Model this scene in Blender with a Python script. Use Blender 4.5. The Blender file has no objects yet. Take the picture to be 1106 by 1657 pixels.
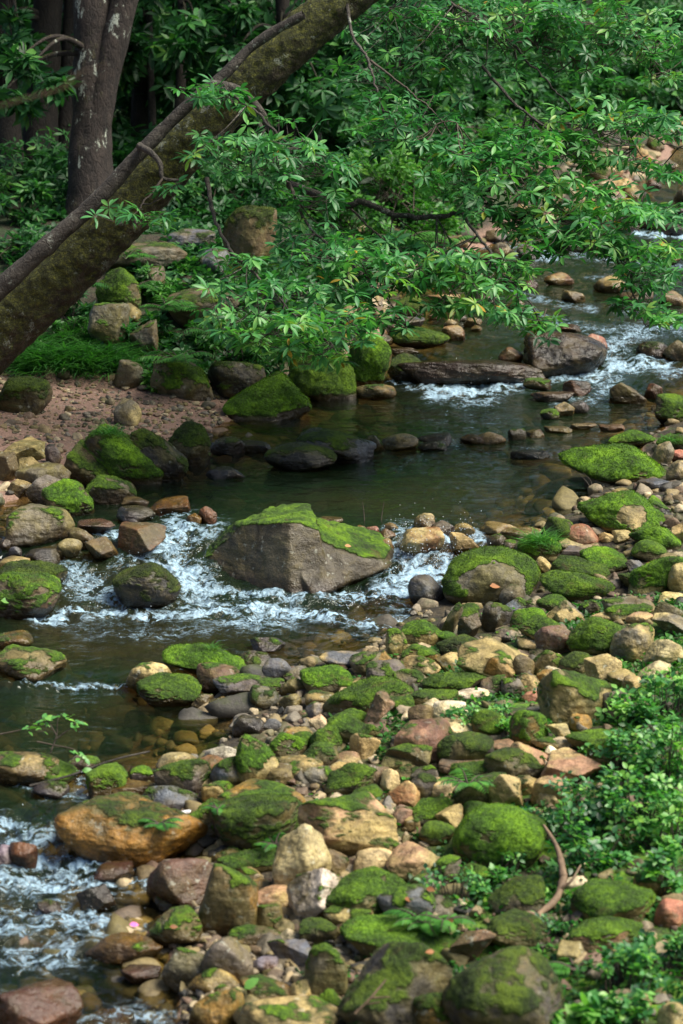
import bpy, math, random
import numpy as np

# ------------------------------------------------------------------ camera, world, sun, exposure
scene = bpy.context.scene
COL = scene.collection
IW, IH, F = 1106.0, 1657.0, 4260.0          # photograph size and focal length in its pixels
CAM = np.array([0.0, 0.0, 3.5])
PITCH = math.radians(12.9)
cam_data = bpy.data.cameras.new("camera")
cam = bpy.data.objects.new("camera", cam_data)
COL.objects.link(cam)
cam.location = CAM
cam.rotation_euler = (math.pi / 2 - PITCH, 0, 0)
cam_data.sensor_fit = 'VERTICAL'
cam_data.sensor_height = 36.0
cam_data.lens = F / IH * 36.0
cam_data.clip_end = 600
cam_data.dof.use_dof = True
cam_data.dof.focus_distance = 14.6
cam_data.dof.aperture_fstop = 4.0
scene.camera = cam

SUN_EL, SUN_AZ = math.radians(55), math.radians(104)     # azimuth clockwise from +Y
world = bpy.data.worlds.new("World"); scene.world = world
world.use_nodes = True
wn = world.node_tree
sky = wn.nodes.new('ShaderNodeTexSky')
sky.sky_type = 'NISHITA'; sky.sun_disc = False
sky.sun_elevation = SUN_EL; sky.sun_rotation = SUN_AZ
sky.air_density = 1.0; sky.dust_density = 3.0; sky.ozone_density = 1.0
bg = wn.nodes['Background']
bg.inputs['Strength'].default_value = 0.062
wn.links.new(sky.outputs['Color'], bg.inputs['Color'])
sd = bpy.data.lights.new("sun", 'SUN')
sd.energy = 3.7; sd.angle = math.radians(32); sd.color = (1.0, 0.93, 0.80)
sun = bpy.data.objects.new("sun", sd); COL.objects.link(sun)
sun.rotation_euler = (math.pi / 2 - SUN_EL, 0, math.pi - SUN_AZ)
scene.view_settings.view_transform = 'Standard'
scene.view_settings.look = 'None'
scene.view_settings.gamma = 1
scene.view_settings.exposure = 1.2
scene.render.engine = 'CYCLES'
scene.cycles.max_bounces = 8
scene.cycles.transparent_max_bounces = 12
scene.cycles.caustics_reflective = False
scene.cycles.caustics_refractive = False

# ------------------------------------------------------------------ projection helpers
FW = np.array([0, math.cos(PITCH), -math.sin(PITCH)])
UP = np.array([0, math.sin(PITCH), math.cos(PITCH)])
RT = np.array([1.0, 0, 0])

def ray(px, py):
    return FW + RT * ((px - IW / 2) / F) - UP * ((py - IH / 2) / F)

def at_depth(px, py, d):
    return CAM + ray(px, py) * d

def at_z(px, py, z):
    r = ray(px, py)
    return CAM + r * ((z - CAM[2]) / r[2])

def project(P):
    c = P - CAM
    d = c @ FW
    return np.stack([IW / 2 + F * (c @ RT) / d, IH / 2 - F * (c @ UP) / d, d], -1)

# ------------------------------------------------------------------ numpy noise
_rs = np.random.RandomState(7)
_perm = np.concatenate([_rs.permutation(256)] * 3)
_g = _rs.normal(size=(256, 3)); _g /= np.linalg.norm(_g, axis=1)[:, None]

def perlin(p):
    p = np.asarray(p, float)
    i = np.floor(p).astype(int); f = p - i
    i &= 255
    u = f * f * f * (f * (f * 6 - 15) + 10)
    out = 0
    for dx in (0, 1):
        wx = u[:, 0] if dx else 1 - u[:, 0]
        for dy in (0, 1):
            wy = u[:, 1] if dy else 1 - u[:, 1]
            for dz in (0, 1):
                wz = u[:, 2] if dz else 1 - u[:, 2]
                h = _perm[_perm[_perm[(i[:, 0] + dx) & 255] + ((i[:, 1] + dy) & 255)] + ((i[:, 2] + dz) & 255)]
                g = _g[h]
                out = out + wx * wy * wz * (g[:, 0] * (f[:, 0] - dx) + g[:, 1] * (f[:, 1] - dy) + g[:, 2] * (f[:, 2] - dz))
    return out * 1.5

def fbm(p, octv=4, gain=0.5):
    s = 0; a = 1.0; q = np.asarray(p, float)
    for k in range(octv):
        s = s + a * perlin(q); q = q * 2.03 + 11.3; a *= gain
    return s

def sstep(a, b, x):
    t = np.clip((x - a) / (b - a), 0, 1)
    return t * t * (3 - 2 * t)

# ------------------------------------------------------------------ mesh helpers
def mesh_np(name, V, F_, attrs=None, smooth=True):
    me = bpy.data.meshes.new(name)
    V = np.asarray(V, np.float32)
    F_ = np.asarray(F_, np.int32)
    n, k = F_.shape
    me.vertices.add(len(V)); me.vertices.foreach_set('co', V.ravel())
    me.loops.add(n * k); me.loops.foreach_set('vertex_index', F_.ravel())
    me.polygons.add(n)
    me.polygons.foreach_set('loop_start', np.arange(0, n * k, k, dtype=np.int32))
    me.polygons.foreach_set('loop_total', np.full(n, k, np.int32))
    me.polygons.foreach_set('use_smooth', np.full(n, bool(smooth)))
    for nm, arr in (attrs or {}).items():
        arr = np.asarray(arr, np.float32)
        if arr.ndim == 1:
            at = me.attributes.new(nm, 'FLOAT', 'POINT'); at.data.foreach_set('value', arr)
        else:
            at = me.attributes.new(nm, 'FLOAT_VECTOR', 'POINT'); at.data.foreach_set('vector', arr.ravel())
    me.update(); me.validate()
    return me

def link(name, me, mat=None, loc=(0, 0, 0), parent=None):
    o = bpy.data.objects.new(name, me); COL.objects.link(o)
    o.location = loc
    if mat is not None and me is not None:
        me.materials.append(mat)
    if parent is not None:
        o.parent = parent
    return o

def tag(o, label=None, cat=None, group=None, kind=None):
    if label: o['label'] = label
    if cat: o['category'] = cat
    if group: o['group'] = group
    if kind: o['kind'] = kind
    return o

def empty(name, loc, label, cat, group=None):
    o = bpy.data.objects.new(name, None); COL.objects.link(o)
    o.location = loc
    o.empty_display_size = 0.1
    return tag(o, label, cat, group)

def norm(v):
    v = np.asarray(v, float)
    return v / np.maximum(np.linalg.norm(v, axis=-1, keepdims=True), 1e-9)

def grid_faces(nr, nc):
    i = np.arange(nr * nc).reshape(nr, nc)
    return np.stack([i[:-1, :-1], i[:-1, 1:], i[1:, 1:], i[1:, :-1]], -1).reshape(-1, 4)

def vnormals(V, F_):
    N = np.zeros_like(V)
    fn = np.cross(V[F_[:, 1]] - V[F_[:, 0]], V[F_[:, 2]] - V[F_[:, 0]])
    for k in range(F_.shape[1]):
        np.add.at(N, F_[:, k], fn)
    return norm(N)

class Bag:
    """collects pieces of quads and tris (tris as degenerate-free separate) into one mesh of quads"""
    def __init__(s): s.v = []; s.f = []; s.t = []; s.n = 0
    def add(s, V, F_, tone=0.5):
        V = np.asarray(V, float); s.v.append(V); s.f.append(np.asarray(F_) + s.n)
        s.t.append(np.full(len(V), float(tone)) if np.isscalar(tone) else np.asarray(tone, float)); s.n += len(V)
    def build(s, name, mat, parent=None, origin=(0, 0, 0), smooth=True):
        V = np.concatenate(s.v) - np.asarray(origin)
        me = mesh_np(name, V, np.concatenate(s.f), {'tone': np.concatenate(s.t)}, smooth)
        return link(name, me, mat, (0, 0, 0) if parent is not None else origin, parent)

def smooth_path(P, n=8):
    P = np.asarray(P, float)
    if len(P) < 3:
        t = np.linspace(0, 1, n)[:, None]
        return P[0] * (1 - t) + P[-1] * t
    Q = np.vstack([2 * P[0] - P[1], P, 2 * P[-1] - P[-2]])
    out = []
    for i in range(len(P) - 1):
        p0, p1, p2, p3 = Q[i], Q[i + 1], Q[i + 2], Q[i + 3]
        for t in np.arange(0, 1, 1.0 / n):
            out.append(0.5 * ((2 * p1) + (-p0 + p2) * t + (2 * p0 - 5 * p1 + 4 * p2 - p3) * t * t + (-p0 + 3 * p1 - 3 * p2 + p3) * t ** 3))
    out.append(P[-1])
    return np.array(out)

def tube(P, R, ns=8, rough=0.0, rscale=6.0, seed=0.0):
    """swept tube along P with radii R (both per point); quads"""
    P = np.asarray(P, float); n = len(P); R = np.asarray(R, float)
    T = norm(np.gradient(P, axis=0))
    ref = np.array([0.13, 0.2, 0.97]) if abs(T[0][2]) < 0.9 else np.array([1.0, 0.1, 0.05])
    a = norm(np.cross(T[0], ref)); A = [a]
    for i in range(1, n):
        a = A[-1] - T[i] * (A[-1] @ T[i]); A.append(norm(a))
    A = np.array(A); B = np.cross(T, A)
    th = np.linspace(0, 2 * math.pi, ns, endpoint=False)
    D = A[:, None] * np.cos(th)[None, :, None] + B[:, None] * np.sin(th)[None, :, None]
    RR = np.repeat(R[:, None], ns, 1)
    if rough:
        q = (P[:, None] + D * RR[..., None]).reshape(-1, 3)
        RR = RR * (1 + rough * fbm(q * rscale + seed, 4).reshape(n, ns))
    V = (P[:, None] + D * RR[..., None]).reshape(-1, 3)
    i = np.arange(n * ns).reshape(n, ns); j = np.roll(i, -1, 1)
    Fq = np.stack([i[:-1], j[:-1], j[1:], i[1:]], -1).reshape(-1, 4)
    return V, Fq

def resample(P, m):
    P = np.asarray(P, float)
    d = np.concatenate([[0], np.cumsum(np.linalg.norm(np.diff(P, axis=0), axis=1))])
    t = np.linspace(0, d[-1], m)
    return np.stack([np.interp(t, d, P[:, k]) for k in range(P.shape[1])], -1)

# ------------------------------------------------------------------ materials
def new_mat(name):
    m = bpy.data.materials.new(name); m.use_nodes = True
    nt = m.node_tree
    return m, nt, nt.nodes['Principled BSDF'], nt.nodes['Material Output']

class NT:
    def __init__(s, nt): s.nt = nt
    def node(s, t, **kw):
        n = s.nt.nodes.new(t)
        for k, v in kw.items(): setattr(n, k, v)
        return n
    def put(s, sock, v):
        if hasattr(v, 'is_output') or isinstance(v, bpy.types.NodeSocket): s.nt.links.new(v, sock)
        else: sock.default_value = v
    def math(s, op, a, b=None, c=None, clamp=False):
        n = s.node('ShaderNodeMath', operation=op, use_clamp=clamp)
        s.put(n.inputs[0], a)
        if b is not None: s.put(n.inputs[1], b)
        if c is not None: s.put(n.inputs[2], c)
        return n.outputs[0]
    def mix(s, fac, a, b, blend='MIX'):
        n = s.node('ShaderNodeMix', data_type='RGBA', blend_type=blend)
        s.put(n.inputs['Factor'], fac)
        for nm, v in (('A', a), ('B', b)):
            k = [i for i in n.inputs if i.name == nm and i.type == 'RGBA'][0]
            if isinstance(v, (tuple, list)) and len(v) == 3: v = (*v, 1)
            s.put(k, v)
        return [o for o in n.outputs if o.type == 'RGBA'][0]
    def noise(s, vec, scale, detail=4, rough=0.55, dist=0.0):
        n = s.node('ShaderNodeTexNoise')
        if vec is not None: s.put(n.inputs['Vector'], vec)
        n.inputs['Scale'].default_value = scale; n.inputs['Detail'].default_value = detail
        n.inputs['Roughness'].default_value = rough; n.inputs['Distortion'].default_value = dist
        return n.outputs['Fac']
    def voro(s, vec, scale, feature='F1', out='Distance'):
        n = s.node('ShaderNodeTexVoronoi', feature=feature)
        if vec is not None: s.put(n.inputs['Vector'], vec)
        n.inputs['Scale'].default_value = scale
        return n.outputs[out]
    def rng(s, v, a, b, c=0.0, d=1.0):
        n = s.node('ShaderNodeMapRange', interpolation_type='SMOOTHSTEP')
        s.put(n.inputs['Value'], v)
        s.put(n.inputs['From Min'], a); s.put(n.inputs['From Max'], b)
        s.put(n.inputs['To Min'], c); s.put(n.inputs['To Max'], d)
        return n.outputs['Result']
    def attr(s, name, typ='GEOMETRY', out='Fac'):
        n = s.node('ShaderNodeAttribute', attribute_type=typ, attribute_name=name)
        return n.outputs[out]
    def ramp(s, v, stops):
        n = s.node('ShaderNodeValToRGB'); s.put(n.inputs['Fac'], v)
        e = n.color_ramp.elements
        while len(e) < len(stops): e.new(0.5)
        for el, (p, c) in zip(e, stops):
            el.position = p; el.color = (*c, 1)
        return n.outputs['Color']
    def bump(s, h, strength, dist, normal=None):
        n = s.node('ShaderNodeBump')
        n.inputs['Strength'].default_value = strength; n.inputs['Distance'].default_value = dist
        s.put(n.inputs['Height'], h)
        if normal is not None: s.put(n.inputs['Normal'], normal)
        return n.outputs['Normal']
    def vmath(s, op, a, b=None, out=0):
        n = s.node('ShaderNodeVectorMath', operation=op)
        s.put(n.inputs[0], a)
        if b is not None: s.put(n.inputs[1], b)
        return n.outputs[out]

MOSS_D, MOSS_M, MOSS_L = (0.012, 0.026, 0.004), (0.043, 0.110, 0.005), (0.120, 0.255, 0.007)

def moss_color(x, vec, dull=False):
    n1 = x.noise(vec, 7, 4, .6); n2 = x.noise(vec, 60, 3, .7)
    t = x.math('ADD', x.math('MULTIPLY', n1, 0.65), x.math('MULTIPLY', n2, 0.45))
    c = x.ramp(t, [(0.38, MOSS_D), (0.53, MOSS_M), (0.66, MOSS_L)])
    c = x.mix(x.rng(x.noise(vec, 5.2, 5, .75, .8), .56, .70, 0, .75), c, (.075, .062, .018))
    if not dull: return c
    return x.mix(1.0, c, x.ramp(x.attr('mtone', 'OBJECT'), [(0.0, (.46, .28, .55)), (1.0, (1.15, 1.1, 1.0))]), 'MULTIPLY')

def mat_rock():
    m, nt, bs, out = new_mat("rock"); x = NT(nt)
    tc = x.node('ShaderNodeTexCoord'); oi = x.node('ShaderNodeObjectInfo')
    off = x.node('ShaderNodeCombineXYZ')
    r = oi.outputs['Random']
    x.put(off.inputs[0], x.math('MULTIPLY', r, 91.0)); x.put(off.inputs[1], x.math('MULTIPLY', r, 47.0)); x.put(off.inputs[2], x.math('MULTIPLY', r, 23.0))
    vec = x.vmath('ADD', tc.outputs['Object'], off.outputs[0])
    geo = x.node('ShaderNodeNewGeometry')
    pz = x.node('ShaderNodeSeparateXYZ'); x.put(pz.inputs[0], geo.outputs['Position'])
    base = oi.outputs['Color']
    tint2 = x.attr('tint2', 'OBJECT', 'Vector')
    big = x.noise(vec, 4.5, 5, .6, .6); mid = x.noise(vec, 17, 6, .65); fine = x.noise(vec, 110, 3, .7)
    strat = x.vmath('MULTIPLY', vec, (4.0, 4.0, 26.0))
    lay = x.noise(strat, 1.6, 5, .6, .8)
    c = x.mix(x.rng(big, .40, .60), base, tint2)
    c = x.mix(x.math('MULTIPLY', x.rng(x.noise(vec, 7.5, 5, .7, .5), .46, .62), .5), c, (.11, .086, .020))
    c = x.mix(1.0, c, x.ramp(mid, [(0.28, (.42, .40, .38)), (0.5, (.95, .94, .92)), (0.74, (1.35, 1.33, 1.28))]), 'MULTIPLY')
    c = x.mix(0.28, c, x.ramp(lay, [(0.32, (.58, .52, .46)), (0.52, (1.0, 1.0, 1.0)), (0.72, (1.2, 1.18, 1.12))]), 'MULTIPLY')
    c = x.mix(0.75, c, x.ramp(fine, [(0.34, (.6, .58, .56)), (0.5, (1, 1, 1)), (0.68, (1.25, 1.24, 1.2))]), 'MULTIPLY')
    # dirt stains and pale lichen spots
    c = x.mix(x.math('MULTIPLY', x.rng(x.noise(vec, 9, 6, .7, 1.2), .55, .66), .6), c, (0.055, 0.046, 0.02))
    lich = x.math('MULTIPLY', x.rng(x.noise(vec, 26, 3, .6), .62, .68), x.attr('lichen', 'OBJECT'))
    c = x.mix(lich, c, (0.42, 0.44, 0.36))
    # thin algae film near the water and wetness
    wl = x.attr('wl', 'OBJECT')
    hgt = x.math('SUBTRACT', pz.outputs['Z'], wl)
    hn = x.math('ADD', hgt, x.math('MULTIPLY', x.math('SUBTRACT', big, .5), -.10))
    band = x.rng(hn, 0.03, 0.12, 1.0, 0.0)
    wetp = x.math('MULTIPLY', x.attr('wet', 'OBJECT'), x.rng(mid, .3, .55, .55, 1.0))
    wet = x.math('MAXIMUM', band, wetp, clamp=True)
    rustb = x.math('MULTIPLY', x.rng(hn, 0.02, 0.14, 1.0, 0.0), x.rng(x.noise(vec, 6, 3), .4, .6, .0, .5))
    c = x.mix(rustb, c, x.mix(.5, c, (0.10, 0.042, 0.016)))
    wc = x.mix(1.0, c, (0.36, 0.33, 0.30), 'MULTIPLY')
    c = x.mix(wet, c, wc)
    # moss
    ms = x.math('ADD', x.attr('moss'), x.math('MULTIPLY', x.math('SUBTRACT', x.noise(vec, 34, 5, .75), .5), 1.1))
    ms = x.math('ADD', ms, x.math('MULTIPLY', x.math('SUBTRACT', x.noise(vec, 10, 5, .7, .5), .5), 1.0))
    ms = x.math('MULTIPLY', ms, x.rng(x.attr('moss'), .0, .12))
    mm = x.rng(ms, .34, .76)
    film = x.rng(x.math('ADD', x.attr('moss'), x.math('MULTIPLY', x.math('SUBTRACT', big, .5), .9)), .0, .42, 0, .75)
    c = x.mix(film, c, (.052, .054, .011))
    c = x.mix(mm, c, moss_color(x, vec, True))
    x.put(bs.inputs['Base Color'], c)
    rough = x.math('ADD', x.math('MULTIPLY', wet, -.52), x.math('ADD', .48, x.math('MULTIPLY', fine, .30)))
    rough = x.math('MAXIMUM', rough, x.math('MULTIPLY', mm, .95))
    x.put(bs.inputs['Roughness'], rough)
    bs.inputs['Specular IOR Level'].default_value = 0.45
    h = x.math('ADD', x.math('MULTIPLY', mid, .5), x.math('MULTIPLY', fine, .16))
    h = x.math('ADD', h, x.math('MULTIPLY', lay, .14))
    h = x.math('ADD', h, x.math('MULTIPLY', mm, x.math('ADD', .22, x.math('MULTIPLY', x.noise(vec, 85, 3, .8), .9))))
    x.put(bs.inputs['Normal'], x.bump(h, .75, .035))
    return m

def mat_moss():
    m, nt, bs, out = new_mat("moss"); x = NT(nt)
    tc = x.node('ShaderNodeTexCoord')
    c = moss_color(x, tc.outputs['Object'], True)
    t = x.attr('tone')
    c = x.mix(1.0, c, x.ramp(t, [(0.0, (.6, .6, .6)), (1.0, (1.5, 1.45, 1.2))]), 'MULTIPLY')
    x.put(bs.inputs['Base Color'], c); bs.inputs['Roughness'].default_value = .9
    bs.inputs['Specular IOR Level'].default_value = .15
    return m

def mat_leaf(name, stops, rough=.38, trans=.32, spec=.5, tcol=1.0):
    m, nt, bs, out = new_mat(name); x = NT(nt)
    t = x.attr('tone')
    tc = x.node('ShaderNodeTexCoord')
    n = x.noise(tc.outputs['Object'], 14, 3, .6)
    v = x.math('ADD', t, x.math('MULTIPLY', x.math('SUBTRACT', n, .5), .35))
    c = x.ramp(v, stops)
    x.put(bs.inputs['Base Color'], c)
    bs.inputs['Roughness'].default_value = rough
    bs.inputs['Specular IOR Level'].default_value = spec
    tr = x.node('ShaderNodeBsdfTranslucent')
    x.put(tr.inputs['Color'], x.mix(1.0, c, (1.1 * tcol, 1.5 * tcol, .7 * tcol), 'MULTIPLY'))
    mx = x.node('ShaderNodeMixShader'); mx.inputs[0].default_value = trans
    nt.links.new(bs.outputs[0], mx.inputs[1]); nt.links.new(tr.outputs[0], mx.inputs[2])
    nt.links.new(mx.outputs[0], out.inputs['Surface'])
    return m

def mat_bark(name, dark, light, mossy=0.0, lichen=0.0, vscale=(1, 1, 1), mossz=0.2):
    m, nt, bs, out = new_mat(name); x = NT(nt)
    tc = x.node('ShaderNodeTexCoord'); vec = x.vmath('MULTIPLY', tc.outputs['Object'], vscale)
    geo = x.node('ShaderNodeNewGeometry')
    nz = x.node('ShaderNodeSeparateXYZ'); x.put(nz.inputs[0], geo.outputs['Normal'])
    big = x.noise(vec, 5, 5, .65, .5); mid = x.noise(vec, 28, 5, .7, .4)
    plates = x.rng(x.voro(x.vmath('ADD', vec, x.vmath('MULTIPLY', x.node('ShaderNodeTexNoise').outputs['Color'], (.2, .2, .2))), 20, 'DISTANCE_TO_EDGE'), 0, .13); fine = x.noise(vec, 130, 3, .7)
    c = x.mix(x.rng(x.math('ADD', x.math('MULTIPLY', big, .5), x.math('MULTIPLY', mid, .5)), .38, .64), dark, light)
    c = x.mix(.8, c, x.ramp(fine, [(0.32, (.5, .5, .5)), (0.55, (1.05, 1.05, 1.05)), (0.7, (1.35, 1.35, 1.35))]), 'MULTIPLY')
    h = x.math('ADD', x.math('MULTIPLY', mid, .6), x.math('MULTIPLY', fine, .25))
    h = x.math('ADD', h, x.math('MULTIPLY', plates, .10)); c = x.mix(x.math('MULTIPLY', x.math('SUBTRACT', 1.0, plates), .22), c, dark)
    if mossy:
        s = x.math('ADD', x.math('MULTIPLY', nz.outputs['Z'], .55), x.math('MULTIPLY', x.math('SUBTRACT', x.noise(vec, 8, 6, .75), .5), 2.2))
        mm = x.math('MULTIPLY', x.rng(s, mossz, mossz + .45), mossy)
        mc = x.ramp(x.noise(vec, 46, 4, .75), [(0.34, (.014, .018, .004)), (0.52, (.060, .066, .010)), (0.70, (.20, .20, .024))])
        c = x.mix(mm, c, mc)
        h = x.math('ADD', h, x.math('MULTIPLY', mm, x.noise(vec, 95, 3, .8)))
    if lichen:
        lm = x.math('MULTIPLY', x.rng(x.noise(vec, 9, 5, .75), .58, .64), x.rng(fine, .38, .52))
        c = x.mix(x.math('MULTIPLY', lm, lichen), c, (.40, .44, .37))
    x.put(bs.inputs['Base Color'], c); bs.inputs['Roughness'].default_value = .88
    x.put(bs.inputs['Normal'], x.bump(h, .9, .03))
    return m

def mat_ground():
    m, nt, bs, out = new_mat("earth"); x = NT(nt)
    tc = x.node('ShaderNodeTexCoord'); vec = tc.outputs['Object']
    mosy = x.attr('mossy'); zone = x.attr('zone')          # 0 bar of cobbles, 1 beach gravel, 2 forest floor, 3 stream bed
    big = x.noise(vec, 1.6, 5, .6); mid = x.noise(vec, 14, 5, .65); fine = x.noise(vec, 70, 4, .7)
    cell = x.voro(vec, 34, 'F1', 'Color'); cd = x.voro(vec, 34, 'F1', 'Distance')
    sep = x.node('ShaderNodeSeparateColor'); x.put(sep.inputs[0], cell)
    peb = x.ramp(sep.outputs[0], [(0.0, (.10, .07, .05)), (0.4, (.20, .14, .10)), (.75, (.27, .2, .15)), (1.0, (.40, .34, .27))])
    bar = x.mix(x.rng(mid, .4, .62), (.020, .016, .010), (.055, .042, .022))
    bar = x.mix(x.rng(x.noise(vec, 5, 5, .7), .52, .62), bar, (.04, .055, .012))
    bar = x.mix(x.math('MULTIPLY', mosy, x.rng(x.noise(vec, 6, 5, .7), .36, .54)), bar, moss_color(x, vec))
    beach = x.mix(x.rng(fine, .35, .65), (.17, .10, .072), (.30, .19, .145))
    beach = x.mix(x.rng(mid, .5, .68, 0, .75), beach, peb)
    forest = x.mix(x.rng(fine, .4, .6), (.016, .014, .008), (.05, .04, .022))
    forest = x.mix(x.rng(x.noise(vec, 3.0, 6, .7), .46, .58), forest, (.02, .04, .009))
    bed = x.mix(x.rng(mid, .40, .62), (.05, .036, .018), (.17, .12, .055))
    bed = x.mix(x.rng(big, .45, .6, 0, .7), bed, (.13, .06, .025))
    c = x.mix(x.rng(zone, 0, 1), bar, beach)
    c = x.mix(x.rng(zone, 1, 2), c, forest)
    c = x.mix(x.rng(zone, 2, 3), c, bed)
    x.put(bs.inputs['Base Color'], c); bs.inputs['Roughness'].default_value = .85
    h = x.math('ADD', x.math('MULTIPLY', fine, .6), x.math('MULTIPLY', x.math('SUBTRACT', .5, cd), .5))
    x.put(bs.inputs['Normal'], x.bump(h, .8, .03))
    return m

def mat_pebbles():
    m, nt, bs, out = new_mat("pebble"); x = NT(nt)
    t = x.attr('tone'); tc = x.node('ShaderNodeTexCoord')
    c = x.ramp(t, [(0.0, (.03, .03, .028)), (.18, (.09, .075, .05)), (.30, (.13, .08, .055)), (.42, (.12, .10, .035)), (.6, (.22, .165, .08)), (.74, (.13, .12, .105)), (.88, (.30, .23, .13)), (1.0, (.48, .40, .27))])
    n = x.noise(tc.outputs['Object'], 60, 4, .7)
    c = x.mix(.8, c, x.ramp(n, [(0.3, (.5, .5, .48)), (0.55, (1.05, 1.05, 1.0)), (0.7, (1.3, 1.3, 1.25))]), 'MULTIPLY')
    c = x.mix(x.rng(x.noise(tc.outputs['Object'], 3.5, 5, .7), .52, .62, 0, .7), c, (.04, .05, .012))
    x.put(bs.inputs['Base Color'], c); bs.inputs['Roughness'].default_value = .68
    x.put(bs.inputs['Normal'], x.bump(n, .5, .01))
    return m

def mat_water():
    m, nt, bs, out = new_mat("water"); x = NT(nt)
    nt.nodes.remove(bs)
    tc = x.node('ShaderNodeTexCoord'); vec = tc.outputs['Object']
    foam = x.attr('foam'); dep = x.attr('depth')
    st = x.vmath('MULTIPLY', vec, (.75, 1.25, 1.0))
    rip = x.noise(x.vmath('MULTIPLY', vec, (1.0, 1.5, 1.0)), 5.5, 3, .5, .6)
    rip2 = x.noise(vec, 24, 3, .55, .5)
    rip3 = x.noise(st, 60, 3, .6, 1.0)
    turb = x.rng(foam, .02, .5)
    h = x.math('ADD', x.math('MULTIPLY', rip, .85), x.math('MULTIPLY', rip2, x.math('ADD', .07, x.math('MULTIPLY', turb, .60))))
    h = x.math('ADD', h, x.math('MULTIPLY', rip3, x.math('MULTIPLY', turb, .45)))
    nrm = x.bump(h, .55, .035)
    tint = x.node('ShaderNodeBsdfTransparent'); tint.inputs[0].default_value = (.74, .68, .44, 1)
    murk = x.node('ShaderNodeBsdfDiffuse'); murk.inputs[0].default_value = (.010, .020, .009, 1)
    x.put(murk.inputs[0], x.mix(x.rng(x.noise(vec, .55, 3, .6), .46, .68), (.009, .020, .009, 1), (.020, .021, .009, 1)))
    body = x.node('ShaderNodeMixShader')
    x.put(body.inputs[0], x.rng(dep, .03, .32, .05, .86))
    nt.links.new(tint.outputs[0], body.inputs[1]); nt.links.new(murk.outputs[0], body.inputs[2])
    gl = x.node('ShaderNodeBsdfGlossy'); gl.inputs['Roughness'].default_value = .06
    gl.inputs['Color'].default_value = (.92, .97, 1.0, 1)
    nt.links.new(nrm, gl.inputs['Normal'])
    fr = x.node('ShaderNodeFresnel'); fr.inputs['IOR'].default_value = 1.33
    nt.links.new(nrm, fr.inputs['Normal'])
    surf = x.node('ShaderNodeMixShader')
    nt.links.new(fr.outputs[0], surf.inputs[0]); nt.links.new(body.outputs[0], surf.inputs[1]); nt.links.new(gl.outputs[0], surf.inputs[2])
    # foam: broken threads and flecks of air bubbles
    warp = x.node('ShaderNodeTexNoise'); x.put(warp.inputs['Vector'], vec); warp.inputs['Scale'].default_value = 9; warp.inputs['Detail'].default_value = 3
    wv = x.vmath('ADD', st, x.vmath('MULTIPLY', x.vmath('SUBTRACT', warp.outputs['Color'], (.5, .5, .5)), (.16, .16, .16)))
    th = x.noise(wv, 7.5, 5, .58, .7)
    rd = x.math('SUBTRACT', 1.0, x.math('ABSOLUTE', x.math('MULTIPLY', x.math('SUBTRACT', th, .5), 4.5)))
    fl = x.noise(wv, 34, 4, .62, .8)
    pat = x.math('ADD', x.math('MULTIPLY', rd, .60), x.math('MULTIPLY', fl, .46))
    ff = x.math('SUBTRACT', x.math('ADD', pat, x.math('MULTIPLY', foam, .42)), .90)
    ff = x.math('MULTIPLY', x.rng(ff, -.05, .36), x.rng(foam, .05, .2))
    fb = x.node('ShaderNodeBsdfPrincipled')
    fb.inputs['Base Color'].default_value = (.46, .68, .86, 1); fb.inputs['Roughness'].default_value = .35
    nt.links.new(x.bump(x.math('ADD', fl, x.math('MULTIPLY', th, .6)), .9, .03), fb.inputs['Normal'])
    fin = x.node('ShaderNodeMixShader')
    x.put(fin.inputs[0], x.math('MULTIPLY', ff, .86))
    nt.links.new(surf.outputs[0], fin.inputs[1]); nt.links.new(fb.outputs[0], fin.inputs[2])
    nt.links.new(fin.outputs[0], out.inputs['Surface'])
    return m

def mat_plain(name, col, rough=.6, var=.5, scale=30):
    m, nt, bs, out = new_mat(name); x = NT(nt)
    tc = x.node('ShaderNodeTexCoord'); n = x.noise(tc.outputs['Object'], scale, 4, .65)
    c = x.mix(var, (*col, 1), x.ramp(n, [(.3, tuple(k * .4 for k in col)), (.7, tuple(min(1, k * 1.5) for k in col))]))
    x.put(bs.inputs['Base Color'], c); bs.inputs['Roughness'].default_value = rough
    x.put(bs.inputs['Normal'], x.bump(n, .8, .015))
    return m

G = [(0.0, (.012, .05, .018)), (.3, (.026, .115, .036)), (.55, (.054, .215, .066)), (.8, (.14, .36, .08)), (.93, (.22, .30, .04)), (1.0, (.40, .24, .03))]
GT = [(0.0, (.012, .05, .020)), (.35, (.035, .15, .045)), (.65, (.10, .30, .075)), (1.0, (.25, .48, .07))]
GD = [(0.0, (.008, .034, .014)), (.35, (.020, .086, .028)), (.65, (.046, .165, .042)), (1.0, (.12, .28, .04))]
GF = [(0.0, (.008, .036, .008)), (.4, (.028, .12, .022)), (.75, (.07, .23, .03)), (1.0, (.16, .34, .04))]
M_ROCK, M_MOSS = mat_rock(), mat_moss()
M_LEAF = mat_leaf("glossy_leaf", G, .44, .34, .42)
M_LEAFT = mat_leaf("herb_leaf", GT, .42, .35, .5)
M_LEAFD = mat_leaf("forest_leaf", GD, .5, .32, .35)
M_FERN = mat_leaf("fern_leaf", GF, .5, .35, .4)
M_BARKM = mat_bark("mossy_bark", (.022, .016, .009), (.085, .062, .034), 1.0, .6, mossz=-.48)
M_BARKG = mat_bark("grey_bark", (.022, .019, .016), (.095, .083, .068), .25, .5, mossz=.6)
M_BARKL = mat_bark("lichen_bark", (.010, .007, .006), (.044, .032, .026), .6, 1.0, (1, 1, .45), mossz=.25)
M_BARKD = mat_bark("dark_bark", (.006, .005, .004), (.020, .015, .011), .3, .1, (1, 1, .4))
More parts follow.
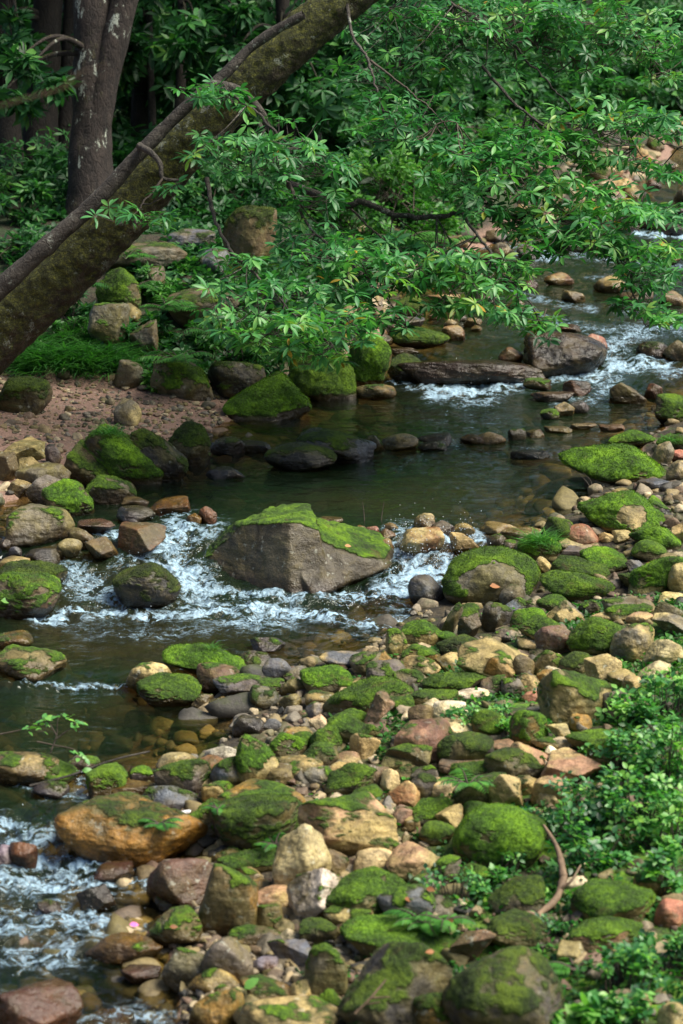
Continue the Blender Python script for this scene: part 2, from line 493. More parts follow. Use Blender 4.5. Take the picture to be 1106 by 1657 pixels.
M_TWIG = mat_plain("twig_bark", (.055, .042, .03), .8)
M_WOOD = mat_plain("driftwood", (.15, .10, .06), .75, .7, 14)
M_EARTH, M_PEB, M_WATER = mat_ground(), mat_pebbles(), mat_water()
M_DRY = mat_leaf("dry_leaf", [(0, (.10, .045, .02)), (.5, (.30, .12, .045)), (1, (.45, .24, .10))], .6, .2, .3)
M_PETAL = mat_plain("petal", (.75, .12, .40), .5, .2)
M_DROP = mat_plain("droplet", (.75, .85, .93), .15, .1)
# ------------------------------------------------------------------ stream levels, banks, ground
_rows = [(1760, -.24), (1657, -.22), (1480, -.17), (1380, -.10), (1310, -.04), (1262, -.015), (1240, 0), (1118, 0.0), (1108, .025), (1085, .045), (1004, .05), (985, .065), (930, .15), (880, .255), (852, .30), (650, .31), (628, .34), (600, .40), (575, .455), (555, .50),
         (530, .53), (475, .55), (440, .60), (400, .68), (375, .74), (340, .79), (250, .92), (150, 1.08), (50, 1.2), (-20, 1.3)]
_LY = np.array([at_z(IW / 2, y, z)[1] for y, z in _rows]); _LZ = np.array([z for y, z in _rows])
assert np.all(np.diff(_LY) > 0)

def level(Y): return np.interp(Y, _LY, _LZ)

def _edge(pts):
    ys, xs = [], []
    for px, py in sorted(pts, key=lambda t: -t[1]):
        z = np.interp(-py, [-r[0] for r in _rows], _LZ)
        P = at_z(px, py, z); ys.append(P[1]); xs.append(P[0])
    return np.array(ys), np.array(xs)
_RE = _edge([(330, 1760), (300, 1657), (270, 1500), (330, 1400), (320, 1330), (255, 1270), (325, 1232), (385, 1190), (380, 1150), (415, 1100), (540, 1070), (612, 1040), (660, 1000), (735, 960), (825, 905), (870, 860), (930, 830), (970, 790), (1020, 750), (1070, 700), (1115, 650), (1230, 600), (1330, 500), (1300, 400), (1250, 340), (1300, 250), (1300, 50)])
_LE = _edge([(-260, 1760), (-260, 1240), (-160, 1000), (-90, 900), (-30, 830), (50, 800), (190, 775), (315, 740), (340, 700), (390, 668), (500, 645), (590, 600), (625, 560), (635, 520), (600, 480), (640, 440), (790, 400), (960, 352), (1030, 300), (1090, 250), (1250, 50)])

def LX(Y): return np.interp(Y, *_LE)
def RX(Y): return np.interp(Y, *_RE)
_HILL = ([5, 17.0, 17.6, 18.3, 19.5, 21.5, 25, 32, 70, 140], [.0, .0, .12, .25, .38, .42, .36, .30, .35, 4.0])

def ground(X, Y):
    X = np.asarray(X, float); Y = np.asarray(Y, float)
    lv = level(Y); l, r = LX(Y), RX(Y)
    q = np.stack([X, Y, np.zeros_like(X)], -1)
    n = fbm(q * 1.3, 3); n2 = fbm(q * 5.0 + 3, 3)
    ins = np.minimum(X - l, r - X)
    bed = lv - np.clip(.015 + .30 * ins, 0, .24) + .03 * n + .012 * n2
    dr = X - r
    bar = lv + np.clip(.02 + .13 * dr, 0, .42) + .05 * np.clip(dr - 3, 0, 20) + .03 * n * np.clip(dr * 3, 0, 1) + .012 * n2
    dl = l - X
    hill = np.interp(Y, *_HILL)
    bank = lv + np.clip(.015 + .10 * dl, 0, .16) + .03 * n * np.clip(dl * 2, 0, 1) + .008 * n2 + hill * sstep(.0, .9, dl) * (1 + .15 * n) + .02 * np.clip(dl - 2.5, 0, 15)
    g = np.where(ins >= 0, bed, np.where(dr > 0, bar, bank))
    return g

def gz(x, y): return float(ground(np.array([x]), np.array([y]))[0])

_T = np.arange(4.0, 100, .15)
def hit(px, py, water=True, _fine=True):
    r = ray(px, py); P = CAM + r * _T[:, None]
    g = ground(P[:, 0], P[:, 1])
    if water:
        inside = (P[:, 0] > LX(P[:, 1])) & (P[:, 0] < RX(P[:, 1]))
        g = np.where(inside, np.maximum(g, level(P[:, 1])), g)
    k = max(1, np.argmax(P[:, 2] < g))
    if _fine: return _fine_hit(r, _T[k - 1], _T[k], water)
    return np.array([P[k, 0], P[k, 1], g[k]])

def _fine_hit(r, t0, t1, water):
    P = CAM + r * np.linspace(t0, t1, 12)[:, None]
    g = ground(P[:, 0], P[:, 1])
    if water:
        inside = (P[:, 0] > LX(P[:, 1])) & (P[:, 0] < RX(P[:, 1]))
        g = np.where(inside, np.maximum(g, level(P[:, 1])), g)
    k = np.argmax(P[:, 2] < g)
    return np.array([P[k, 0], P[k, 1], g[k]])

# ground sheet
_gy = np.concatenate([np.linspace(4, 8, 40, endpoint=False), np.geomspace(8, 30, 420, endpoint=False), np.geomspace(30, 140, 60)])
_s = np.linspace(-1, 1, 361)
_sx = np.sinh(_s * 4.6) / np.sinh(4.6) * 6.0
GXY = _gy[:, None] * (0.0 + _sx[None, :])
GX = GXY; GY = np.repeat(_gy[:, None], len(_sx), 1)
GZ = ground(GX.ravel(), GY.ravel())
ins_ = np.minimum(GX.ravel() - LX(GY.ravel()), RX(GY.ravel()) - GX.ravel())
left_ = LX(GY.ravel()) - GX.ravel()
hl_ = np.interp(GY.ravel(), *_HILL)
zone = np.where(ins_ > 0, 3 - sstep(.25, 0, ins_) * 1.5, 0.0)
zone = np.where((ins_ <= 0) & (left_ > 0), 1 + np.clip(hl_ * 6 * sstep(.1, .5, left_), 0, 1), zone)
o = link("ground", mesh_np("ground", np.stack([GX.ravel(), GY.ravel(), GZ], -1), grid_faces(*GX.shape), {'zone': zone, 'mossy': sstep(.55, 1.3, GX.ravel() - RX(GY.ravel())) * sstep(12.5, 11, GY.ravel())}), M_EARTH)
tag(o, kind='structure')

# ------------------------------------------------------------------ water with its rapids
FOAM = [([(655, 880), (690, 905), (660, 945)], 30, 1.0), ([(705, 915), (690, 940)], 38, 1.0), ([(735, 880), (715, 905)], 22, 1.0), ([(770, 868), (800, 885)], 9, .8), ([(640, 880), (650, 850)], 10, .5),
        ([(640, 952), (560, 962), (480, 968), (400, 962), (320, 952)], 13, .72), ([(290, 858), (262, 900), (305, 935), (320, 955)], 30, .86), ([(240, 880), (330, 870), (350, 850)], 16, .6),
        ([(110, 930), (150, 955), (180, 970)], 32, .62), ([(60, 1002), (130, 995), (205, 986)], 11, 1.0), ([(205, 990), (300, 1000), (370, 990), (430, 985), (520, 1000), (600, 1012), (690, 1000)], 9, .9),
        ([(310, 975), (380, 1000), (460, 1005)], 22, .66), ([(130, 1020), (240, 1030), (330, 1020)], 16, .36), ([(560, 1030), (640, 1020)], 12, .35), ([(40, 1107), (120, 1108), (205, 1110)], 5, .75),
        ([(160, 862), (185, 868)], 12, .8), ([(235, 905), (180, 915)], 14, .55), ([(640, 985), (690, 985)], 14, .4),
        ([(705, 640), (760, 628), (820, 622), (890, 608)], 15, 1.0), ([(740, 650), (800, 648)], 12, .6), ([(890, 604), (960, 606), (1010, 592), (1075, 588)], 13, .95), ([(985, 590), (995, 560), (1020, 540), (1060, 530)], 18, .68),
        ([(960, 645), (1000, 615), (900, 650)], 12, .55), ([(905, 522), (960, 535), (1040, 528), (1106, 535)], 11, .5), ([(1030, 378), (1120, 382)], 5, .95), ([(835, 412), (900, 418)], 7, .8), ([(850, 500), (880, 515)], 7, .55), ([(950, 448), (1020, 455)], 5, .5),
        ([(1075, 605), (1110, 600)], 10, .6), ([(780, 398), (830, 398), (900, 410)], 6, .6), ([(930, 412), (1000, 422), (1100, 432)], 6, .6), ([(830, 470), (900, 492), (960, 500)], 7, .55), ([(1000, 500), (1100, 520)], 9, .6), ([(640, 618), (700, 628), (760, 634)], 9, .7), ([(960, 348), (1040, 352)], 4, .5), ([(20, 1385), (100, 1395), (240, 1410)], 24, .85), ([(0, 1425), (120, 1430), (240, 1425)], 26, .72), ([(0, 1500), (90, 1480), (170, 1500)], 34, .68), ([(30, 1545), (110, 1540)], 34, .60),
        ([(0, 1620), (130, 1650), (260, 1640)], 22, .5), ([(295, 1570), (320, 1640)], 12, .5), ([(0, 1335), (60, 1360), (110, 1390)], 22, .75), ([(85, 1345), (82, 1375)], 8, .8), ([(132, 1258), (135, 1285)], 9, .7), ([(0, 1250), (70, 1290), (130, 1292)], 10, .4),
        ([(660, 742), (700, 735), (640, 760)], 10, .22), ([(840, 728), (900, 735)], 12, .30), ([(590, 740), (700, 765)], 8, .18), ([(720, 715), (745, 722)], 8, .45), ([(180, 1495), (235, 1500)], 12, .4)]

def foam_at(px, py):
    out = np.zeros(px.shape)
    for pts, rad, s in FOAM:
        lo = np.min(pts, 0) - rad * 3; hi = np.max(pts, 0) + rad * 3
        sel = np.where((px > lo[0]) & (px < hi[0]) & (py > lo[1]) & (py < hi[1]))[0]
        if not len(sel): continue
        x, y = px[sel], py[sel]; d2 = np.full(len(sel), 1e9)
        for a, b in zip(pts[:-1], pts[1:]):
            ax, ay = a; bx, by = b[0] - a[0], b[1] - a[1]
            t = np.clip(((x - ax) * bx + (y - ay) * by) / (bx * bx + by * by + 1e-6), 0, 1)
            d2 = np.minimum(d2, ((x - ax - t * bx) * .8) ** 2 + ((y - ay - t * by) * 1.1) ** 2)
        out[sel] = np.maximum(out[sel], s * np.exp(-d2 / (rad * rad * 1.5)))
    return out

_py = np.concatenate([np.arange(1755, 1240, -2.2), np.arange(1240, 520, -1.6), np.arange(520, 100, -3.0)])
_wz = np.interp(-_py, [-r[0] for r in _rows], _LZ)
_wy = np.array([at_z(IW / 2, y, z)[1] for y, z in zip(_py, _wz)])
NC = 430
_u = np.linspace(0, 1, NC)
wl_, wr_ = LX(_wy) - .35, RX(_wy) + .35
wl_ = np.maximum(wl_, -.24 * _wy - .3); wr_ = np.minimum(wr_, .24 * _wy + .3)
WX = wl_[:, None] * (1 - _u) + wr_[:, None] * _u
WY = np.repeat(_wy[:, None], NC, 1); WZ = np.repeat(_wz[:, None], NC, 1)
WP = np.stack([WX.ravel(), WY.ravel(), WZ.ravel()], -1)
pp = project(WP)
wf = foam_at(pp[:, 0], pp[:, 1])
turb = np.clip(wf * 1.15, 0, 1)
q = WP * np.array([1, .8, 0])
n1 = fbm(q * 5.0, 3); n2 = 1 - np.abs(fbm(q * 13 + 5, 4)) * 1.6; n3 = fbm(q * 34 + 9, 3)
slope = np.abs(np.gradient(_wz, _wy)); slope = np.repeat(np.clip(slope * 4, 0, 1)[:, None], NC, 1).ravel()
amp = np.maximum(turb, slope * .55)
WP[:, 2] += .004 * n1 + amp * (.035 * n1 + .020 * (n2 - .4) + .012 * n3)
dep = WP[:, 2] - ground(WP[:, 0], WP[:, 1])
o = link("stream_water", mesh_np("stream_water", WP, grid_faces(len(_py), NC), {'foam': wf, 'depth': np.clip(dep, 0, 1)}), M_WATER)
tag(o, kind='structure')

# drops thrown up where the water falls
rg = np.random.default_rng(5)
bag = Bag()
_ov = norm(np.array([[1, 0, 0], [-1, 0, 0], [0, 1, 0], [0, -1, 0], [0, 0, 1], [0, 0, -1.0]]))
_of = np.array([[0, 2, 4], [2, 1, 4], [1, 3, 4], [3, 0, 4], [2, 0, 5], [1, 2, 5], [3, 1, 5], [0, 3, 5]])
for cx, cy, sx, sy, n, hh in [(690, 915, 34, 22, 420, .16), (740, 885, 20, 14, 150, .12), (660, 890, 16, 16, 120, .1), (280, 900, 34, 26, 200, .07), (140, 965, 34, 22, 150, .07), (800, 622, 60, 10, 160, .05), (1000, 575, 40, 22, 150, .06), (100, 1440, 90, 60, 160, .05), (130, 1270, 8, 14, 40, .05), (440, 985, 110, 12, 120, .04), (860, 590, 40, 8, 60, .05)]:
    for k in range(n):
        P = at_z(cx + rg.normal() * sx, cy + rg.normal() * sy, 0)
        P = hit(cx + rg.normal() * sx, cy + rg.normal() * sy)
        P = P + np.array([0, 0, abs(rg.normal()) * hh * .5])
        s = rg.uniform(.0008, .0026) * min(1, P[1] / 13)
        bag.add(_ov * s * np.array([1, 1, rg.uniform(1, 2)]) + P, _of)
o = bag.build("spray_drops", M_DROP); tag(o, "white drops of spray flying above the falls of the rapids", "spray", kind='stuff')
# ------------------------------------------------------------------ stones
def _ico(sub):
    t = (1 + 5 ** .5) / 2
    V = [(-1, t, 0), (1, t, 0), (-1, -t, 0), (1, -t, 0), (0, -1, t), (0, 1, t), (0, -1, -t), (0, 1, -t), (t, 0, -1), (t, 0, 1), (-t, 0, -1), (-t, 0, 1)]
    Fc = [(0, 11, 5), (0, 5, 1), (0, 1, 7), (0, 7, 10), (0, 10, 11), (1, 5, 9), (5, 11, 4), (11, 10, 2), (10, 7, 6), (7, 1, 8), (3, 9, 4), (3, 4, 2), (3, 2, 6), (3, 6, 8), (3, 8, 9), (4, 9, 5), (2, 4, 11), (6, 2, 10), (8, 6, 7), (9, 8, 1)]
    V = norm(np.array(V, float)); Fc = np.array(Fc)
    for _ in range(sub):
        e = np.sort(np.concatenate([Fc[:, [0, 1]], Fc[:, [1, 2]], Fc[:, [2, 0]]]), axis=1)
        ue, inv = np.unique(e, axis=0, return_inverse=True); inv = inv.ravel()
        mid = norm((V[ue[:, 0]] + V[ue[:, 1]]) / 2); m = len(Fc); b = len(V)
        a_, b_, c_ = inv[:m] + b, inv[m:2 * m] + b, inv[2 * m:] + b
        Fc = np.concatenate([np.stack([Fc[:, 0], a_, c_], 1), np.stack([Fc[:, 1], b_, a_], 1), np.stack([Fc[:, 2], c_, b_], 1), np.stack([a_, b_, c_], 1)])
        V = np.vstack([V, mid])
    return V, Fc
ICO = {k: _ico(k) for k in (1, 2, 3, 4, 5, 6)}

def hull(D, normals, hs, p):
    s = np.maximum(D @ normals.T, 0) / hs
    return (np.power(s, p).sum(1)) ** (-1.0 / p)

def rand_planes(rg, n):
    k = np.arange(n) + .5
    ph = np.arccos(1 - 2 * k / n); th = math.pi * (1 + 5 ** .5) * k + rg.uniform(0, 6.28)
    N = np.stack([np.cos(th) * np.sin(ph), np.sin(th) * np.sin(ph), np.cos(ph)], 1)
    return norm(N + rg.normal(size=N.shape) * .28), rg.uniform(.72, 1.05, n)

COLS = dict(tan=(.37, .285, .112), cream=(.54, .455, .25), pink=(.34, .20, .12), maroon=(.125, .066, .044), purple=(.115, .095, .088), grey=(.145, .13, .10), dark=(.040, .037, .032), olive=(.135, .115, .040),
            ochre=(.27, .15, .026), rust=(.20, .082, .026), brown=(.105, .073, .035), amber=(.36, .185, .026), sill=(.050, .028, .015), slate=(.115, .13, .16), white=(.70, .65, .52), red=(.33, .12, .08), umber=(.036, .028, .011), drab=(.10, .088, .058), lavender=(.32, .28, .34), blackish=(.022, .02, .018), sand=(.47, .375, .165))
SHAPES = dict(r=(8, 20, .035), o=(10, 15, .045), m=(11, 15, .055), a=(26, 9, .06), b=(30, 7, .05), f=(12, 12, .05))
ROCKS = []

def fit_rock(U, x0, y0, x1, y1, lean, ky, bury):
    xc, yc = (x0 + x1) / 2, (y0 + y1) / 2
    w, h = x1 - x0, y1 - y0
    H = hit(xc, y1 - .10 * h)
    mpp = (H - CAM) @ FW / F
    sn = math.sin(PITCH + math.atan((yc - IH / 2) / F)); 
    a = w * mpp / 2; hh = h * mpp / 2
    b = min(ky * a, hh / (sn * 1.35)); c = hh * 1.15
    tilted = abs(lean) > .4
    if tilted: c = .60 * a
    C = np.array([H[0], H[1] + b * .8, H[2]])
    cl, sl = math.cos(lean), math.sin(lean)
    for _ in range(9):
        V = U * np.array([a, b, c])
        V = np.stack([V[:, 0] * cl + V[:, 2] * sl, V[:, 1], -V[:, 0] * sl + V[:, 2] * cl], 1)
        zt = V[:, 2].max(); zl = V[:, 2].min()
        C[2] = H[2] - zl - (zt - zl) * bury
        W = V + C
        vis = W[:, 2] > H[2] - .004
        P = project(W[vis])
        gx0, gx1, gy0, gy1 = P[:, 0].min(), P[:, 0].max(), P[:, 1].min(), P[:, 1].max()
        fw = np.clip(w / (gx1 - gx0), .7, 1.4); fh = np.clip(h / (gy1 - gy0), .7, 1.4)
        if tilted: fw = fh = math.sqrt(fw * fh)
        a *= fw
        c *= fh
        if c < .55 * b: b *= .92
        c = min(c, 1.7 * a) if lean == 0 else c
        C[0] += (xc - (gx0 + gx1) / 2) * mpp
        C[1] += np.clip((gy1 - y1) * mpp / sn, -.3, .3) * .8
    V = U * np.array([a, b, c])
    V = np.stack([V[:, 0] * cl + V[:, 2] * sl, V[:, 1], -V[:, 0] * sl + V[:, 2] * cl], 1)
    return V, C, mpp, H[2], (a, b, c)

CLEFT_L = (np.array([(-.84, -.30, .46), (-.60, -.77, .20), (.30, -.90, .25), (.62, 0, .78), (-.25, .1, .96), (-.7, .5, .5), (0, 1, .1), (0, 0, -1), (.95, .1, .1), (-.6, -.5, -.6)]),
           np.array([.84, .66, .78, .72, .74, .8, .8, .8, .35, .9]))
CLEFT_R = (np.array([(-.70, -.71, .05), (.24, -.84, .48), (.50, -.30, .81), (.30, .15, .94), (-.35, -.2, .92), (.97, -.2, .15), (.55, -.80, .22), (.5, .85, .2), (0, 1, .1), (0, 0, -1), (-1, .2, 0), (.6, -.5, -.6)]),
           np.array([.52, .70, .66, .62, .70, 1.15, .90, .8, .8, .8, .42, 1.0]))

def make_rock(i, r):
    rg = np.random.default_rng(4000 + i)
    x0, y0, x1, y1 = r['box']; w, h = x1 - x0, y1 - y0
    p, npl, amp = SHAPES.get(r['shape'][0], SHAPES['m'])
    size = max(w, h)
    sub = 6 if size > 200 else 5 if size > 62 else 4
    D, Fc = ICO[sub]
    if r['shape'] == 'C':                     # two hulls that meet in a deep cleft
        U = D * np.maximum(hull(D, norm(CLEFT_L[0]), CLEFT_L[1], 46), hull(D, norm(CLEFT_R[0]), CLEFT_R[1], 46))[:, None]
        amp = .022
    else:
        N, hs = rand_planes(rg, npl)
        if r['shape'][0] in 'bf':           # keep a clear top face
            N = np.vstack([N, [0, -.12, 1]]); N = norm(N); hs = np.append(hs, .62)
        U = D * hull(D, N, hs, p)[:, None]
    U = U * (1 + amp * fbm(U * 1.7 + rg.uniform(0, 50), 3) * .9 + amp * .35 * fbm(U * 6 + rg.uniform(0, 50), 3))[:, None]
    mx, mn = U.max(0), U.min(0); U = (U - (mx + mn) / 2) / ((mx - mn) / 2)
    lean = math.radians(r['lean'])
    V, C, mpp, zb, abc = fit_rock(U, x0, y0, x1, y1, lean, .85 if r['shape'][0] != 'f' else .7, .22 if r['shape'][0] in 'ro' else .28)
    # surface relief in metres
    q = V + rg.uniform(0, 30)
    L = max(abc)
    Nn = vnormals(V, Fc)
    st = fbm(q * np.array([3, 3, 16]) / max(L, .1) * .35, 3)
    V = V + Nn * (L * (.016 * fbm(q * 5 / L * .6, 4) + (0 if r['shape'] == 'C' else .011) * st))[:, None]
    Nn = vnormals(V, Fc)
    M = r['moss']
    if M < 3 and y0 > 940 and r['c1'] not in ('cream', 'white', 'pink', 'lavender', 'maroon', 'sand', 'rust', 'blackish') and r['shape'] != 'C' and size < 150:
        M = M + rg.uniform(0, 1.6)
    elif y0 > 940 and 5 <= M <= 8 and r['c1'] != 'blackish': M = M - 1.2
    if M > 0:
        thr = 1.04 - M * .165
        s = Nn[:, 2] * .8 + .75 * fbm(q * (1.3 / max(L, .12)) + 9, 5) - .12 * (Nn[:, 1] > .2)
        if r['shape'] == 'C':
            s = Nn[:, 2] * .95 + .45 * fbm(q * 2.6 + 9, 4) - .45 * (Nn[:, 1] < -.5)
        if r['bare'] is not None:             # a bare patch the moss leaves open: centre and radii in the outline's own units
            bx, bz, br1, br2 = r['bare']
            e = ((V[:, 0] / abc[0] - bx) / br1) ** 2 + ((V[:, 2] / abc[2] - bz) / br2) ** 2
            s -= 1.6 * sstep(1.3, .55, e + .35 * fbm(q * 6 / max(L, .1), 3)) * (Nn[:, 1] < .25)
        ms = sstep(thr - .40, thr + .26, s)
        rel = (V[:, 2] + C[2] - zb)
        ms = ms * sstep(.0, .05, rel)
        thick = min(.017, .03 * L + .003)
        V = V + Nn * (ms * thick * (.5 + .5 * fbm(q * 22, 3)))[:, None]
    else:
        ms = np.zeros(len(V))
    world_w = w * mpp
    noun = 'boulder' if world_w > .34 else 'stone'
    base = np.array([C[0], C[1], zb])
    me = mesh_np(noun, V + (C - base), Fc, {'moss': ms})
    if r['shape'][0] in 'ab' or r['shape'] == 'C':
        pass
    o = link(noun, me, M_ROCK, base)
    jit = rg.uniform(.85, 1.15) * (1 + rg.normal(size=3) * .03)
    o.color = (*np.clip(np.array(COLS[r['c1']]) * jit, 0, 1), 1)
    o['tint2'] = [float(v) for v in np.array(COLS[r['c2']]) * jit]
    o['wet'] = r['wet'] / 9.0
    ad = (r['adj'] + ' ' + (r['label'] or '')).lower()
    mt = .62 + rg.normal() * .1
    if any(k in ad for k in ('bright', 'furry', 'moss cap', 'green moss', 'grass', 'golden', 'moss hump', 'moss ramp', 'tall moss')): mt = 1.0
    elif any(k in ad for k in ('dark', 'dull', 'huge', 'black', 'shade')): mt = .28 + rg.normal() * .08
    o['mtone'] = float(np.clip(mt, 0, 1))
    o['lichen'] = float(rg.uniform(.0, .55)) if r['wet'] < 4 else 0.0
    near = LX(C[1]) - .25 < C[0] < RX(C[1]) + .35
    o['wl'] = float(level(C[1] - abc[1]) + .004) if near else -9.0
    if M >= 4 and size > 40:                   # the moss cushion's own tufts
        A = np.linalg.norm(np.cross(V[Fc[:, 1]] - V[Fc[:, 0]], V[Fc[:, 2]] - V[Fc[:, 0]]), axis=1) * np.clip(ms[Fc].mean(1) * 1.5 - .5, 0, 1) ** 1.5 * (Nn[Fc[:, 0], 1] < .55)
        tot = A.sum() / 2
        n = int(min(9000, tot * (16000 if size > 70 else 9000)))
        if n > 60:
            f = rg.choice(len(Fc), n, p=A / A.sum())
            u = rg.dirichlet((1, 1, 1), n)
            Pq = (V[Fc[f]] * u[:, :, None]).sum(1) + (C - base); Nf = Nn[Fc[f, 0]]
            d = norm(Nf + rg.normal(size=(n, 3)) * .45 + np.array([0, 0, .25]))
            sd_ = norm(np.cross(d, rg.normal(size=(n, 3))))
            hgt = rg.uniform(.35, 1.0, n)[:, None] * min(.013 if r['shape'] != 'C' else .009, .025 * L + .005); wd = hgt * .22
            T = np.stack([Pq - d * .004 - sd_ * wd, Pq - d * .004 + sd_ * wd, Pq + d * hgt], 1).reshape(-1, 3)
            tone = np.repeat(rg.uniform(0, 1, n), 3); tone[2::3] += .25
            mo = link("moss", mesh_np("moss", T, np.arange(3 * n).reshape(n, 3), {'tone': np.clip(tone, 0, 1)}, False), M_MOSS, (0, 0, 0), o)
            mo['mtone'] = o['mtone']
    r.update(obj=o, noun=noun, ww=world_w, c=((x0 + x1) / 2, (y0 + y1) / 2))
    return o

def parse_rocks(txt):
    for ln in txt.strip().splitlines():
        ln = ln.strip()
        if not ln: continue
        head, adj = ln.split('|')
        t = head.split()
        d = dict(box=tuple(float(v) for v in t[:4]), c1=t[4], c2=t[5], moss=int(t[6]), shape=t[7], wet=int(t[8]), lean=0.0, bare=None, mark=None, label=None)
        for e in t[9:]:
            if e[0] == 'L': d['lean'] = float(e[1:])
            if e[0] == 'B': d['bare'] = tuple(float(v) for v in e[1:].split(','))
        if '#' in adj:
            adj, d['label'] = adj.split('#'); d['label'] = d['label'].strip()
        if '=' in adj:
            adj, d['mark'] = adj.split('='); d['mark'] = d['mark'].strip()
        d['adj'] = adj.strip()
        x0, y0, x1, y1 = d['box']
        if y0 > 975 and x0 > 250 and x1 - x0 < 150:      # the cobbles of the bar lie shoulder to shoulder
            ex, ey = .055 * (x1 - x0), .07 * (y1 - y0); d['box'] = (x0 - ex, y0 - ey, x1 + ex, y1 + ey * .6)
        ROCKS.append(d)
